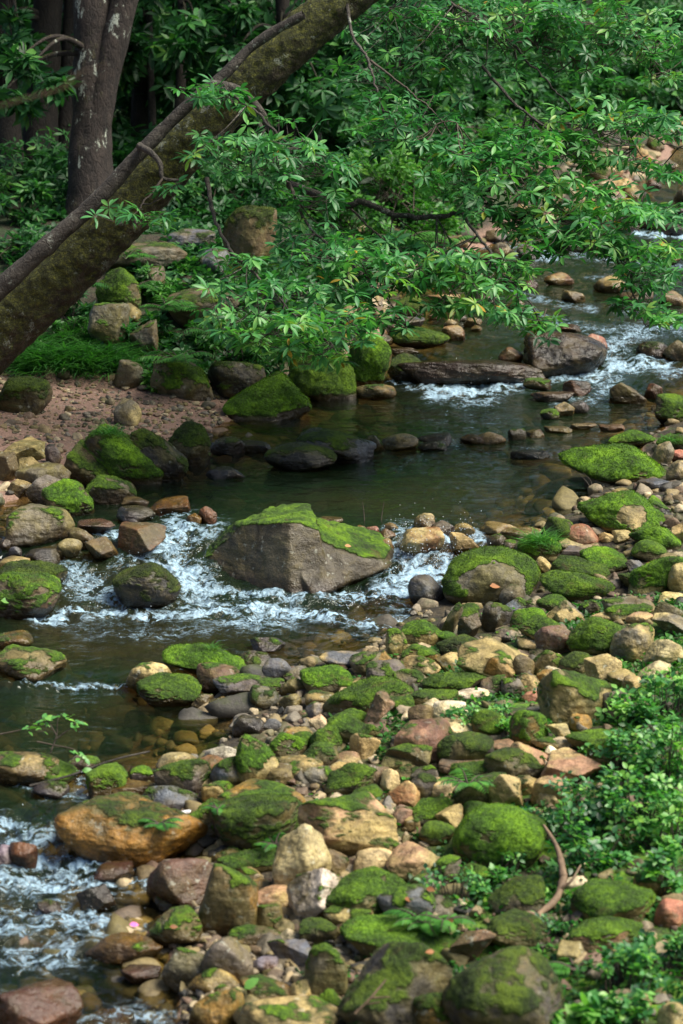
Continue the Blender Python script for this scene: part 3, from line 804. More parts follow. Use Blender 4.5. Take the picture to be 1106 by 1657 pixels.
# x0 y0 x1 y1 colour second-colour moss(0-9) shape wet(0-9) [Llean] [Bbare patch] | look =landmark #label
parse_rocks('''
306 816 646 954 umber drab 3 C 3 |cleft=the cleft boulder#largest boulder, cleft down its face, standing pale and mossy amid the rapids
716 886 874 978 grey olive 6 r 1 B0.02,0.12,0.62,0.62|mossy=the fallen leaf's boulder#rounded mossy boulder with a bare grey face carrying one orange leaf
906 719 1084 786 olive olive 9 r 0 L8|bright=the low green boulder#long low boulder wholly under bright moss at the pool's right shore
936 794 1080 868 tan olive 9 m 0 L10 B0.12,0.25,0.35,0.5|green=the balding boulder#peaked green moss boulder with one bald tan patch near its top
182 912 293 984 blackish dark 5 r 3 |dark=the midstream boulder#dark mossy boulder alone between the two left chutes of white water
-22 926 100 1002 brown grey 5 m 1 |brown=the cut-off mossy boulder#brown boulder with mossy top cut by the photo's left edge beside rapids
-14 908 110 960 dark olive 6 f 1 |dark flat mossy
8 815 122 880 olive grey 1 m 1 |olive=the broad olive boulder#broad smooth olive boulder with pale streaks above the left rapids
42 768 112 818 grey olive 0 m 1 L-12|grey streaked
68 775 154 838 olive dark 6 m 0 L12|half mossy=the half mossed boulder#dark boulder with a bright moss skirt leaning on a grey streaked one
100 712 192 782 olive brown 4 m 0 |squat mossy green=the squat bank boulder#squat dull green boulder at the foot of the gravel beach
150 664 250 782 blackish olive 6 f 0 L38|dark leaning mossy=the tufted slab#dark leaning moss slab with a grass tuft on top, below the beach
205 686 300 782 blackish olive 4 f 0 L40|black leaning
262 682 342 756 blackish olive 4 m 0 |dark mossy upright
184 645 230 690 grey sand 0 o 0 |pale=the pale beach stone#pale rounded stone perched behind the leaning moss slabs on the beach
118 768 222 818 grey olive 4 f 2 L14|sloping grey mossy
24 748 116 792 grey olive 0 f 1 L-8|smooth grey
-8 707 74 762 tan olive 0 b 0 |cracked tan=the cracked tan block#cracked tan block at the left edge where the beach begins
-8 730 32 778 sand brown 0 b 0 |upright sandy
28 738 72 770 tan olive 0 a 0 |small angular tan
12 775 56 802 grey sand 0 a 1 |pale angular
72 722 100 752 purple maroon 0 r 2 |dark purple
362 605 504 682 grey olive 7 m 0 L-6|moss capped=the beach end boulder#large boulder with leafy moss on its crown where the beach meets water
428 716 546 764 dark blackish 3 r 5 |dark wet
480 692 610 752 slate dark 2 m 6 L8|slate dark=the dark slate boulder#dark slate boulder lying in the middle of the pool's left side
338 706 402 737 dark purple 1 f 6 |low dark wet
376 712 440 734 brown dark 0 f 6 |flat wet brown
333 754 397 776 dark slate 0 f 4 |low dark
300 700 345 722 dark purple 0 f 6 |flat purple black
142 490 211 558 grey olive 2 m 0 L18|grey lichened=the lichened bank boulder#grey lichened boulder sunk in grass on the left bank
192 488 230 522 olive tan 1 r 0 |small olive
208 517 258 568 brown grey 1 a 0 |brown angular
268 466 388 526 grey brown 1 r 0 |broad dull=the brown bank boulder#broad bare brown boulder halfway up the left bank among ferns
176 392 304 436 grey brown 1 f 0 |long grey=the long bank slab#long grey slab lying across the top of the left bank
156 434 228 506 olive dark 6 r 0 |mossy rounded
246 566 342 642 grey olive 4 f 0 L36|tilted mossy=the tilted slab#tilted grey slab edged with moss sliding down to the beach
184 582 234 624 brown grey 1 f 0 L15|flat brown
336 585 432 642 blackish dark 4 m 0 |dark overhung
-12 610 86 670 blackish olive 5 f 0 |dark mossy=the ledge under the trunk#dark mossy ledge on the beach beneath the leaning trunk
360 334 450 432 brown olive 4 m 0 |tall brown=the shaded boulder#tall brown mossy boulder in shade behind the hanging leaves
415 450 472 492 dark slate 1 m 0 |dark grey
270 370 350 402 grey slate 1 f 0 |grey slab like
320 400 378 442 slate grey 1 m 0 |bluish grey
230 430 268 470 brown grey 1 m 0 |brown
468 566 580 646 olive dark 8 m 0 |mossy=the leaf sheltered boulder#mossy boulder at the waterline below the lowest hanging leaves
556 540 634 624 olive ochre 8 m 0 L10|bright mossy=the golden moss boulder#steep golden green moss boulder at the left end of the brown sill
624 572 692 614 blackish dark 5 m 3 L20|black mossy
576 622 642 646 olive tan 1 r 1 |low olive tan
642 582 884 622 sill umber 0 o 9 L2|wide wet brown=the brown sill#wide flat brown rock sill with a thin sheet of water over it
632 530 728 562 dark olive 8 r 0 |flat topped mossy=the upstream moss boulder#low dark moss boulder alone in the pool above the brown sill
712 526 753 552 rust tan 0 m 2 |rusty tan
718 516 742 533 tan sand 0 r 0 |small tan
762 526 781 537 sand tan 0 r 0 |small pale tan
633 562 680 574 grey olive 0 f 5 |submerged grey
598 507 635 526 tan sand 0 r 0 |tan
600 539 637 558 tan grey 0 r 0 |smooth tan
634 512 688 534 grey slate 0 f 1 |flat grey
640 478 691 510 dark olive 7 m 0 |dark mossy
692 476 746 502 rust cream 0 b 0 |rust and cream
750 514 781 531 grey tan 0 m 0 |grey
742 504 757 521 grey slate 0 a 0 |small upright grey
692 506 715 518 tan pink 0 o 0 |small tan pink
598 478 637 502 brown tan 0 m 0 |brown
626 524 654 542 pink grey 0 m 0 |pinkish grey
573 488 602 516 pink grey 0 m 0 |pinkish
848 534 983 606 blackish brown 0 m 7 L9|wet=the wet black boulder#largest wet boulder of the upper rapids, tan above and black below
936 540 984 570 red pink 0 m 2 |red=the red stone#red stone leaning on the wet black boulder in the upper rapids
806 561 848 594 rust brown 0 m 5 |wet rust
846 565 876 596 olive tan 0 o 1 |olive
1030 553 1086 580 blackish dark 1 m 6 |black wet
1072 550 1116 582 brown olive 0 m 4 |dark brown
846 611 893 632 brown olive 1 f 4 |wet olive brown
910 615 958 644 blackish rust 0 m 7 |wet black and rust
858 633 930 653 brown dark 0 f 5 |flat dark brown
986 619 1048 654 brown olive 0 a 3 |angular brown=the brown foam boulder#angular brown boulder at the downstream end of the upper rapids, right side
1042 620 1074 645 maroon rust 0 m 5 |dark rust
874 661 906 680 olive dark 5 m 0 |small mossy
896 650 931 674 sand olive 0 a 0 |pale peaked=the pale peaked stone#pale peaked stone between a mossy and a purple one in the pool
920 649 954 670 lavender slate 0 m 4 |purple grey
903 524 941 539 rust brown 0 f 5 |low rust
1060 637 1120 686 olive dark 6 m 0 |green and brown=the edge moss boulder#moss sided boulder cut by the right edge just above the pool
922 684 966 696 tan cream 0 f 3 |flat tan
968 686 1012 699 tan pink 0 f 3 |flat pinkish tan
880 689 927 702 tan olive 0 f 4 |flat dull tan
583 704 624 730 olive sand 1 m 1 |olive tan
618 701 678 729 tan sand 0 r 0 |tan=the pool bar stone#smooth tan stone in the thin bar crossing the pool
674 699 732 724 dark purple 0 f 6 |dark wet
676 714 724 730 grey dark 1 m 3 |grey
744 702 787 720 tan rust 0 r 1 |rusty tan
768 699 820 720 sand olive 0 r 1 |pale olive
822 693 852 714 olive grey 1 m 2 |grey olive
850 694 882 710 rust tan 0 o 1 |rust tan
826 727 892 744 slate dark 0 f 6 |flat wet slate
984 697 1064 724 olive dark 8 r 0 L-6|mossy=the far moss hump#smaller moss hump just behind the long low green boulder
1054 714 1092 754 grey tan 0 m 0 L20|grey tan
1074 727 1116 748 rust red 0 m 0 |rust
1078 744 1120 778 grey sand 0 m 0 |pale grey
1030 773 1087 794 brown slate 0 f 4 |wet brown grey
984 789 1022 805 tan brown 0 f 3 |flat tan
1034 801 1094 838 slate grey 3 a 1 L14|bluish grey half mossy=the blue grey slab#blue grey slab with moss on its left end, in shallows at right
1062 702 1120 732 dark olive 7 m 0 |leafy mossy
874 837 932 878 dark grey 5 r 1 |dark mossy=the dark moss stone#dark mossy stone just left of the smooth pink red stone
912 847 970 884 pink red 0 r 0 L14|pink red=the pink red stone#smooth pink red stone at the foot of the balding green boulder
902 869 948 890 grey sand 0 o 0 |pale lichened
902 882 952 908 purple slate 0 b 2 |slate purple
968 861 1001 878 sand tan 0 a 1 |broken pale
990 857 1027 878 tan sand 0 m 1 |tan
1018 853 1104 894 dark olive 8 o 0 L8|bright mossy
1022 873 1084 908 olive grey 6 r 0 |round mossy=the round moss stone#round moss stone in front of a longer moss covered one, right shallows
940 884 1022 928 olive dark 9 o 0 L16|furry mossy
890 900 992 942 brown olive 5 f 0 L8|flat brown mossy
874 923 1000 974 dark olive 9 r 0 L8|broad mossy=the moss hump#broad hump of shaggy moss standing above the cobbles
864 900 896 928 sand tan 0 a 0 |pale tan
1012 905 1048 933 slate grey 0 a 1 |angular slate blue=the blue slate#angular blue slate stone standing in the little side channel
1044 909 1070 926 tan rust 0 r 1 |tan
1000 927 1042 952 dark olive 5 m 1 |dark mossy
1018 899 1120 964 tan olive 8 o 0 L-24|sloping mossy=the moss ramp#long moss ramp rising to the right edge of the photo
1078 910 1124 960 sand tan 0 r 0 |large pale tan
978 937 1005 954 slate grey 0 f 2 |flat grey
1086 843 1124 876 sand tan 0 a 0 |cream tan
838 864 908 908 olive dark 9 r 0 |grassy mossy=the grass tuft hummock#mossy hummock topped by a bright tuft of grass blades
670 830 705 858 rust sand 0 m 0 |rust tan upright=the upright rusty stone#upright rusty tan stone standing highest in the stone dam
646 852 720 898 sand rust 0 m 1 |cracked cream=the cracked cream boulder#cracked cream boulder in the dam with white water below it
699 842 739 868 purple slate 0 o 0 L20|smooth purple
734 846 769 866 tan pink 0 m 1 |tan pink
727 861 776 894 sand tan 0 b 0 |tan block
776 843 838 868 rust sand 0 m 0 |orange rust=the orange stone#orange rust stone at the dam's right part beside the flat olive slab
787 864 822 888 grey olive 1 m 3 |grey green
806 852 880 876 olive sand 0 f 0 |flat olive=the flat olive slab#flat olive slab at the right end of the stone dam
814 873 840 894 grey tan 1 m 1 |grey tan
572 849 596 872 rust ochre 0 m 1 |small orange
588 851 614 872 red pink 0 m 1 |small red
609 871 638 892 ochre sand 0 m 2 |ochre
612 855 641 874 tan pink 0 m 1 |tan pink
621 845 645 858 sand tan 0 m 0 |small pale
514 835 556 850 sand brown 0 f 2 |flat pale
660 929 721 978 dark slate 0 o 4 L18|dark streaked=the streaked black stone#streaked black stone in white water left of the leaf carrying boulder
808 945 852 980 brown grey 0 r 0 |round brown
711 979 748 1030 grey olive 2 a 0 L22|pointed lichened=the pointed stone#pointed lichen grey stone at the water's edge beside a moss knob
730 979 774 1014 dark olive 8 r 0 |moss knob
742 994 778 1032 brown dark 0 a 3 |wet brown
778 973 832 1022 dark slate 1 m 3 |dark wet
816 967 860 992 grey slate 0 m 0 |grey
848 964 882 992 grey sand 0 m 0 |pale grey
828 986 882 1020 olive tan 7 r 0 |yellow green mossy
842 999 908 1038 olive tan 6 o 0 |olive mossy
866 962 930 992 dark olive 9 r 0 |low mossy
876 971 950 1014 grey tan 0 a 0 L-14|grey wedge
899 986 940 1014 sand tan 0 m 0 L-14|pale wedge
936 971 974 998 olive dark 6 m 0 |small mossy
954 989 990 1009 pink sand 0 b 0 |pink tan=the pink block#small pink tan block behind the big moss boulder in the cobbles
974 964 1062 1002 brown grey 1 f 0 |flat grey brown
984 978 1062 1005 olive tan 4 f 0 |flat mossy tan
1014 991 1060 1010 sand pink 0 m 0 |pale tan
1054 974 1112 1006 grey olive 0 m 0 |pale grey green
1058 993 1112 1024 sand grey 0 a 0 L14|pale faceted
1064 957 1112 978 sand cream 0 m 0 |pale cream
868 1014 928 1060 maroon grey 0 m 0 |purple brown=the purple brown cobble#purple brown cobble left of the big moss boulder among pale cobbles
922 1002 1010 1060 dark olive 7 m 0 |moss topped=the big moss cobble#big rounded moss topped boulder in the middle of the upper cobbles
990 1013 1056 1070 grey tan 0 m 0 |large grey
1043 1037 1104 1078 cream sand 0 m 0 |cream=the cream cobble#large cream cobble above the bright shrub at the right edge
906 1057 957 1092 dark olive 6 r 0 |dark mossy
886 1072 920 1104 white cream 0 m 0 L25|whitish=the white stone#whitish upright stone behind the olive streaked boulder
948 1061 1004 1112 sand olive 0 b 0 |blocky tan=the tan block#blocky tan stone with a flat top near the right shrub
874 1089 984 1174 olive tan 3 m 0 L12|olive streaked=the olive streaked boulder#large olive boulder streaked with yellow on the cobble bar
858 1049 887 1067 tan grey 0 m 0 |tan
860 1055 912 1094 olive tan 2 m 0 |olive tan
870 1084 902 1107 ochre tan 0 m 0 |ochre
1033 1071 1084 1102 cream tan 0 m 0 L-18|cream faceted
984 1084 1027 1114 brown tan 0 m 0 |brown
976 1119 1022 1162 grey brown 0 m 0 |grey brown
1008 1094 1037 1122 tan sand 0 m 0 |tan
650 1007 718 1052 olive tan 6 r 0 |olive mossy round=the olive moss cobble#round olive moss cobble at the water's edge above an ochre one
626 1012 658 1062 tan olive 3 m 0 |tan and mossy
710 1023 737 1044 dark olive 9 r 0 |bright mossy
711 1031 792 1076 dark olive 5 m 0 |dark grey mossy
744 1034 870 1102 tan sand 0 b 0 L6|big tan=the big tan slab#big pale tan slab lying highest among the cobbles mid bar
652 1045 712 1078 olive ochre 5 r 0 |olive ochre
643 1062 710 1098 ochre sand 0 m 0 |ochre=the ochre cobble#broad ochre yellow cobble under the round olive moss cobble
706 1057 742 1088 sand tan 0 a 0 |pale tan
781 1064 832 1104 tan ochre 0 a 0 |tan wedge
826 1061 864 1100 pink brown 0 m 0 L-20|pinkish brown
774 1094 818 1124 brown dark 0 m 0 |brown
638 1085 690 1118 grey olive 2 m 0 |greenish grey
684 1089 784 1126 olive dark 6 f 0 |low mossy
738 1114 792 1134 cream white 0 f 0 |flat cream
664 1117 742 1144 olive tan 6 f 0 |flat mossy
682 1131 718 1158 cream white 0 m 0 |cream
700 1135 752 1165 white cream 0 m 0 |white=the white cobble#rounded whitish cobble beside a leafy herb patch on the bar
662 1141 704 1170 brown tan 0 r 0 |tan brown
628 1128 670 1158 olive dark 7 m 0 |mossy
838 1091 874 1120 tan sand 0 m 0 |round tan
813 1099 848 1128 grey olive 0 m 0 |grey olive
838 1031 877 1054 sand olive 0 r 0 |yellowish tan
798 1017 848 1040 tan grey 1 m 0 |tan grey
843 1119 875 1137 pink red 0 m 0 |pink red
836 1151 876 1172 cream sand 0 m 0 |cream
408 1032 460 1054 slate grey 0 a 6 |wet slate
424 1067 472 1100 purple slate 0 m 2 |grey purple
456 1079 502 1108 grey slate 0 m 1 |grey
490 1080 567 1122 dark olive 7 r 1 |moss capped=the moss cap stone#round stone with a neat green moss cap at the pool's right shore
454 1097 494 1125 olive tan 2 m 0 |olive tan
404 1111 450 1148 olive slate 1 r 1 |round olive
350 1093 458 1126 purple slate 1 f 2 |long purple grey
520 1055 588 1080 sand slate 0 f 2 |flat pale=the flat pale slab#flat pale slab lying half in the pool above the moss cap stone
530 1075 562 1090 rust brown 0 f 3 |low rust
568 1057 622 1094 olive grey 1 m 1 |olive
600 1054 637 1082 ochre olive 1 a 0 |yellow ochre
596 1069 664 1110 purple grey 0 m 0 |large purple grey
560 1097 594 1114 tan sand 0 r 0 |tan
522 1096 672 1160 brown olive 7 r 0 L-12|long mossy=the long moss boulder#long brown boulder with a moss mantle behind a leaning brown block
588 1119 637 1178 brown pink 0 b 0 L20|brown block=the brown block#leaning brown block shaped like a loaf propped on mossy stones
496 1119 547 1146 tan olive 0 f 1 |flat tan
453 1124 487 1148 tan olive 0 m 1 |tan
496 1137 527 1163 slate sand 0 r 1 |pale bluish
532 1149 592 1184 olive tan 7 m 0 |mossy
272 1046 410 1094 dark olive 9 r 0 L10|bright mossy=the bright moss mound#brightest moss mound capping a rock cluster in the lower pool
204 1071 280 1120 tan sand 0 r 1 L-6|smooth tan=the smooth tan boulder#smooth tan boulder at the left end of the moss mound cluster
222 1089 326 1144 dark olive 6 m 2 |grey mossy
322 1075 392 1120 maroon olive 1 r 1 |maroon
392 1079 414 1098 red pink 0 m 1 |small red brown
-10 1045 109 1104 olive sand 1 m 0 |olive tan=the left shore boulder#olive tan boulder at the left edge by the lower pool's small fall
-12 1019 55 1052 ochre olive 0 r 0 |ochre
386 1054 442 1084 dark grey 0 m 3 |dark
378 1158 428 1192 blackish dark 0 m 7 |black wet
424 1164 458 1186 slate dark 0 m 6 |dark slate
310 1124 345 1146 grey sand 0 m 4 |wet grey
340 1128 374 1152 olive tan 0 m 4 |wet olive
386 1194 457 1276 olive sand 6 m 0 L-8 B0.5,-0.2,0.5,0.6|tall mossy=the tall moss stone#tall stone with moss on its left shoulder at the pool's near shore
438 1189 494 1230 olive grey 8 m 0 |bright mossy
470 1186 507 1216 dark olive 8 r 0 |mossy
460 1177 508 1202 ochre tan 0 f 2 |orange ochre
500 1157 533 1186 pink cream 0 a 0 |pink and white=the pink white stone#small pink and white angular stone by the shallow shore
503 1177 554 1220 olive dark 7 m 0 |mossy
490 1204 547 1248 brown olive 1 m 1 |olive brown
528 1158 597 1208 dark olive 7 m 0 |moss topped
568 1189 614 1226 tan sand 0 m 0 |tan
576 1174 618 1198 olive dark 6 m 0 |olive mossy
450 1224 524 1260 tan olive 1 m 0 |tan olive
418 1234 478 1274 brown tan 0 m 0 |brown tan
493 1241 543 1268 grey tan 0 m 0 |grey tan
532 1234 578 1260 pink tan 0 m 0 |pink tan
530 1239 614 1288 olive dark 7 o 0 L-18|sloping mossy
580 1241 634 1274 purple brown 0 m 0 L-10|purple
348 1264 492 1326 olive ochre 2 f 1 L-4|long olive=the long olive slab#long flat olive slab on the bar with an ochre flank
346 1293 490 1378 dark olive 7 o 1 L-18|dark mossy=the dark moss ridge#long dark boulder with a moss ridge left of a big faceted boulder
482 1282 648 1388 tan pink 3 a 0 L10|faceted=the faceted boulder#big faceted tan boulder with pinkish face and mossy corners mid bar
570 1271 618 1302 olive tan 7 r 0 |mossy
542 1217 583 1244 sand pink 0 m 0 |pale pink
642 1166 733 1230 maroon pink 1 r 0 L8|maroon=the maroon boulder#large smooth maroon boulder among the tan cobbles
708 1158 773 1198 cream pink 0 m 0 L18|cream=the cream boulder#large cream boulder touching the smooth maroon one
618 1203 696 1248 olive brown 2 b 0 |olive block
616 1219 678 1252 olive sand 1 f 0 |flat olive
712 1188 798 1240 dark olive 5 r 0 |dark mossy
781 1197 831 1230 pink brown 0 m 0 |pink brown
714 1220 796 1258 pink grey 0 o 0 |pale pinkish=the pinkish slab#low pinkish grey slab in front of a dark mossy cobble
730 1234 834 1270 olive dark 7 m 0 |mossy
748 1238 815 1304 dark olive 5 m 0 L-30|dark mossy wedge
788 1214 874 1268 dark olive 5 m 0 |dark mossy
826 1203 890 1242 pink tan 0 m 0 |pink=the upper pink cobble#pink cobble below the yellow moss mound, beside a pale pinkish block
828 1154 884 1210 olive ochre 8 r 0 |yellow mossy=the yellow moss mound#yellow green moss mound next to the leafy herb patch
766 1152 814 1194 olive ochre 8 r 0 |round yellow mossy
666 1240 708 1274 purple grey 0 m 0 |purple grey
662 1254 707 1296 dark olive 2 r 0 |dark olive
683 1260 738 1294 sand grey 0 m 0 |pale grey tan
622 1266 678 1310 sand rust 0 m 0 |tan and rust
617 1246 647 1280 cream sand 0 m 0 |cream
638 1238 682 1264 tan brown 0 m 0 |tan
790 1256 845 1306 tan sand 0 a 0 |peaked tan=the peaked tan stone#peaked sandy stone in front of dark mossy rocks near the shrub
828 1256 872 1284 tan olive 0 m 0 |dull tan
670 1293 730 1338 dark olive 6 m 0 |moss topped
705 1303 753 1344 sand tan 0 a 0 |angular tan
636 1304 670 1336 grey pink 0 r 0 |pale grey
656 1321 684 1346 brown tan 0 m 0 |small brown
681 1331 734 1368 olive ochre 7 r 0 |round olive mossy
748 1300 816 1340 dark olive 7 m 0 |mossy
740 1308 876 1404 olive dark 8 r 0 |big mossy=the big yellow moss mound#biggest yellow green moss mound beside the herbs under the shrub
886 1172 926 1202 sand ochre 0 b 0 |yellow tan
923 1156 957 1182 ochre sand 0 m 0 |ochre yellow
880 1213 974 1266 pink sand 0 b 0 L-6|pinkish blocky=the pinkish block#long pinkish block half hidden by the right shrub
918 1183 1004 1220 olive dark 7 f 0 |mossy
938 1198 1004 1240 olive tan 4 m 0 |mossy tan
862 1193 918 1216 brown tan 0 f 0 |brown tan
883 1207 908 1226 white cream 0 m 0 |small white
862 1258 918 1300 pink tan 0 m 0 |dull pink
866 1274 908 1306 cream tan 0 m 0 |cream tan
445 1340 532 1444 cream tan 0 m 0 L12|tall cream=the tall cream boulder#tall knobbly cream boulder in front of the faceted boulder
468 1410 552 1490 white olive 1 a 0 L22|white faced=the white faced boulder#angular boulder with a bright white face, below the tall cream one
320 1406 414 1512 olive ochre 1 m 1 L10|upright ochre=the upright ochre boulder#upright ochre and olive boulder beside the lower rapids
343 1369 403 1402 tan olive 1 m 0 |olive tan
356 1374 462 1416 olive dark 6 f 0 L-10|mossy
390 1404 427 1430 ochre tan 0 m 0 |ochre tan
398 1422 438 1448 ochre sand 0 a 0 |angular ochre
408 1434 468 1476 pink tan 0 m 0 |pinkish tan
410 1462 457 1506 olive tan 2 m 0 |olive
396 1460 420 1504 slate white 0 a 0 L12|thin pale
373 1500 455 1536 tan brown 0 f 0 |flat tan
448 1490 504 1564 slate brown 0 b 1 L24|tilted slate=the tilted slate slab#tilted bluish slate slab with a brown edge near the bottom
488 1488 548 1526 dark olive 5 f 1 |dark mossy
236 1388 352 1470 maroon brown 0 m 2 |pitted brown=the pitted boulder#pitted reddish brown boulder between orange boulder and upright ochre one
512 1376 563 1418 tan brown 0 m 0 |yellow brown
234 1464 328 1530 olive tan 3 m 1 |olive=the olive rapids boulder#mottled olive boulder at the right edge of the lowest rapids
248 1438 320 1474 olive slate 1 m 1 L-14|grey green
582 1366 638 1416 cream sand 0 o 0 L-30|cream elongated
630 1365 714 1424 pink sand 0 m 0 |pink=the pink boulder#large rosy pink boulder below the faceted boulder
518 1410 654 1496 olive dark 7 m 0 L-10|mossy=the green shoulder boulder#broad moss boulder right of the white faced boulder
614 1434 702 1496 purple slate 2 r 1 |purple grey=the purple boulder#smooth purple grey boulder with brown leaves lying on top
696 1386 744 1430 grey olive 2 m 0 |grey green
688 1448 756 1486 grey brown 0 m 0 |grey brown
528 1460 604 1506 tan olive 1 o 0 |knobbly tan
544 1486 582 1514 pink maroon 0 m 0 |small pink
552 1480 722 1536 olive dark 8 f 0 |ferny mossy=the ferny ledge#low moss ledge with bright fern tips behind the darkest boulders
738 1498 794 1550 pink brown 0 b 0 L-24|rose brown=the rose brown stone#rose brown angular stone behind the big dark round boulder
662 1415 694 1438 dark olive 3 r 0 |small dark
726 1400 800 1436 olive dark 6 m 0 |low mossy
326 1520 407 1596 grey olive 1 m 1 |grey olive
266 1538 334 1598 olive grey 1 m 2 |greenish grey
308 1570 390 1616 ochre tan 0 m 0 L8|ochre=the bottom ochre stone#rounded ochre stone near the bottom edge beside white water
306 1604 392 1672 olive ochre 0 m 0 L14|yellow olive
412 1538 448 1574 lavender pink 0 o 0 L-24|lavender
392 1580 474 1624 olive ochre 1 m 0 L12|olive
376 1610 550 1700 tan olive 1 m 0 |big tan olive=the bottom edge boulder#big tan olive boulder cut by the photo's bottom edge
342 1595 372 1618 tan olive 0 m 0 |small tan
378 1598 408 1626 sand tan 0 r 0 |small pale
494 1533 560 1612 grey olive 4 m 0 |grey mossy round
546 1524 738 1690 dark olive 5 m 0 |huge dark=the dark moss boulder#huge dark moss boulder at the bottom with a dead twig against it
560 1506 740 1560 olive dark 7 f 0 |long mossy
468 1586 513 1614 tan sand 0 m 0 |tan
566 1630 644 1690 olive dark 6 r 0 |round mossy
518 1603 552 1640 olive dark 8 m 0 |small mossy
668 1612 744 1680 olive ochre 6 m 0 |yellowish mossy
716 1530 910 1700 dark olive 5 r 0 |round dark=the big round boulder#big round dark boulder with moss top at bottom right of the cobbles
792 1476 884 1536 dark olive 5 m 0 |dark mossy
904 1523 958 1564 grey tan 0 a 0 |pale grey
926 1488 1036 1544 maroon olive 6 m 0 |brown mossy=the brown moss boulder#brown boulder half under moss between driftwood and right edge
976 1456 1038 1504 olive brown 4 r 0 |olive
1062 1456 1120 1500 maroon red 0 m 0 |maroon red=the dark red boulder#dark red boulder cut by the right edge below the shrub
1066 1625 1124 1680 tan sand 0 r 0 |tan=the corner stone#tan rounded stone at the bottom right corner among leaves
930 1428 1054 1494 olive ochre 7 m 0 |ochre mossy
1028 1413 1084 1454 ochre olive 4 r 0 |orange mossy
978 1533 1018 1554 sand tan 0 a 0 |pale
796 1418 876 1484 dark olive 6 m 0 L-24|dark mossy ridge
-30 1216 102 1272 brown tan 0 o 1 L-5|long brown=the long brown boulder#long brown boulder at the left edge where the lower pool spills
42 1231 128 1278 dark olive 7 m 0 |mossy
52 1263 114 1294 slate grey 0 m 4 |blue grey wet
138 1234 208 1294 tan olive 6 m 0 |tan topped mossy=the spill boulder#mossy boulder with a tan top standing right of a tiny spill
108 1221 164 1252 grey olive 1 m 2 |low grey green
210 1239 253 1272 grey slate 0 r 1 |round grey
88 1282 342 1404 amber ochre 1 o 2 L6|orange=the orange boulder#huge smooth orange boulder with two dark moss patches by the rapids
176 1261 270 1294 sand ochre 0 f 0 |flat yellow
226 1271 334 1320 slate grey 0 o 1 L10|long grey=the long grey stone#long smooth grey stone lying just behind the orange boulder
248 1229 348 1290 purple olive 6 m 0 |moss topped
256 1219 320 1250 sand cream 0 r 0 |smooth pale
316 1223 362 1256 rust brown 0 m 1 |rust
333 1209 394 1238 rust white 0 m 1 |rust and white
343 1227 398 1280 slate olive 1 m 0 |bluish olive
308 1248 368 1278 sand olive 0 m 0 L14|pale green
328 1266 378 1304 ochre sand 0 m 0 |orange tan=the small orange tan stone#small orange tan stone at the left tip of the long olive slab
308 1286 346 1306 tan olive 0 f 0 |flat tan
310 1296 380 1356 olive slate 4 a 0 |grey moss topped
298 1269 323 1288 red maroon 0 m 1 |small red
124 1430 190 1474 blackish dark 0 a 8 L12|black wet=the black rapids stone#black wet angular stone alone in the lowest rapids
-20 1582 136 1690 maroon rust 0 m 8 L8|rust=the rust boulder#large wet rust coloured boulder in the bottom left corner
-14 1366 30 1404 lavender slate 0 m 5 |lavender
16 1362 62 1402 rust maroon 0 m 6 |wet rust
148 1392 218 1428 maroon rust 0 f 8 |submerged maroon
138 1508 264 1562 brown ochre 0 f 7 |submerged brown
60 1455 104 1482 slate maroon 0 m 7 |wet slate
196 1560 262 1592 maroon brown 0 f 8 |sunken reddish
190 844 270 897 rust brown 0 b 3 |rust slab=the layered rust slab#layered rust slab with an ochre top in the left chute
110 853 154 886 brown olive 0 m 2 |dark brown
93 871 134 900 grey sand 0 r 0 |pale grey
138 868 194 904 brown ochre 0 a 2 |brown
36 887 100 918 blackish dark 0 m 4 |black
74 879 112 902 olive tan 0 m 2 |olive
-8 899 50 934 brown tan 0 m 2 |brown tan
14 884 36 902 slate lavender 0 r 3 |bluish
123 839 187 864 maroon blackish 0 f 7 |wet maroon
188 817 252 850 slate dark 0 m 2 |blue grey
196 803 242 822 grey sand 0 f 1 |pale flat
235 802 309 834 rust ochre 0 m 2 |rust orange=the rust orange boulder#rust orange boulder at the head of the left chute
322 819 352 850 rust maroon 0 m 2 |rust
300 830 327 852 ochre rust 0 m 1 |small orange
-6 930 12 948 olive tan 0 m 2 |small olive
0 872 18 890 slate brown 0 m 3 |small slate
''')
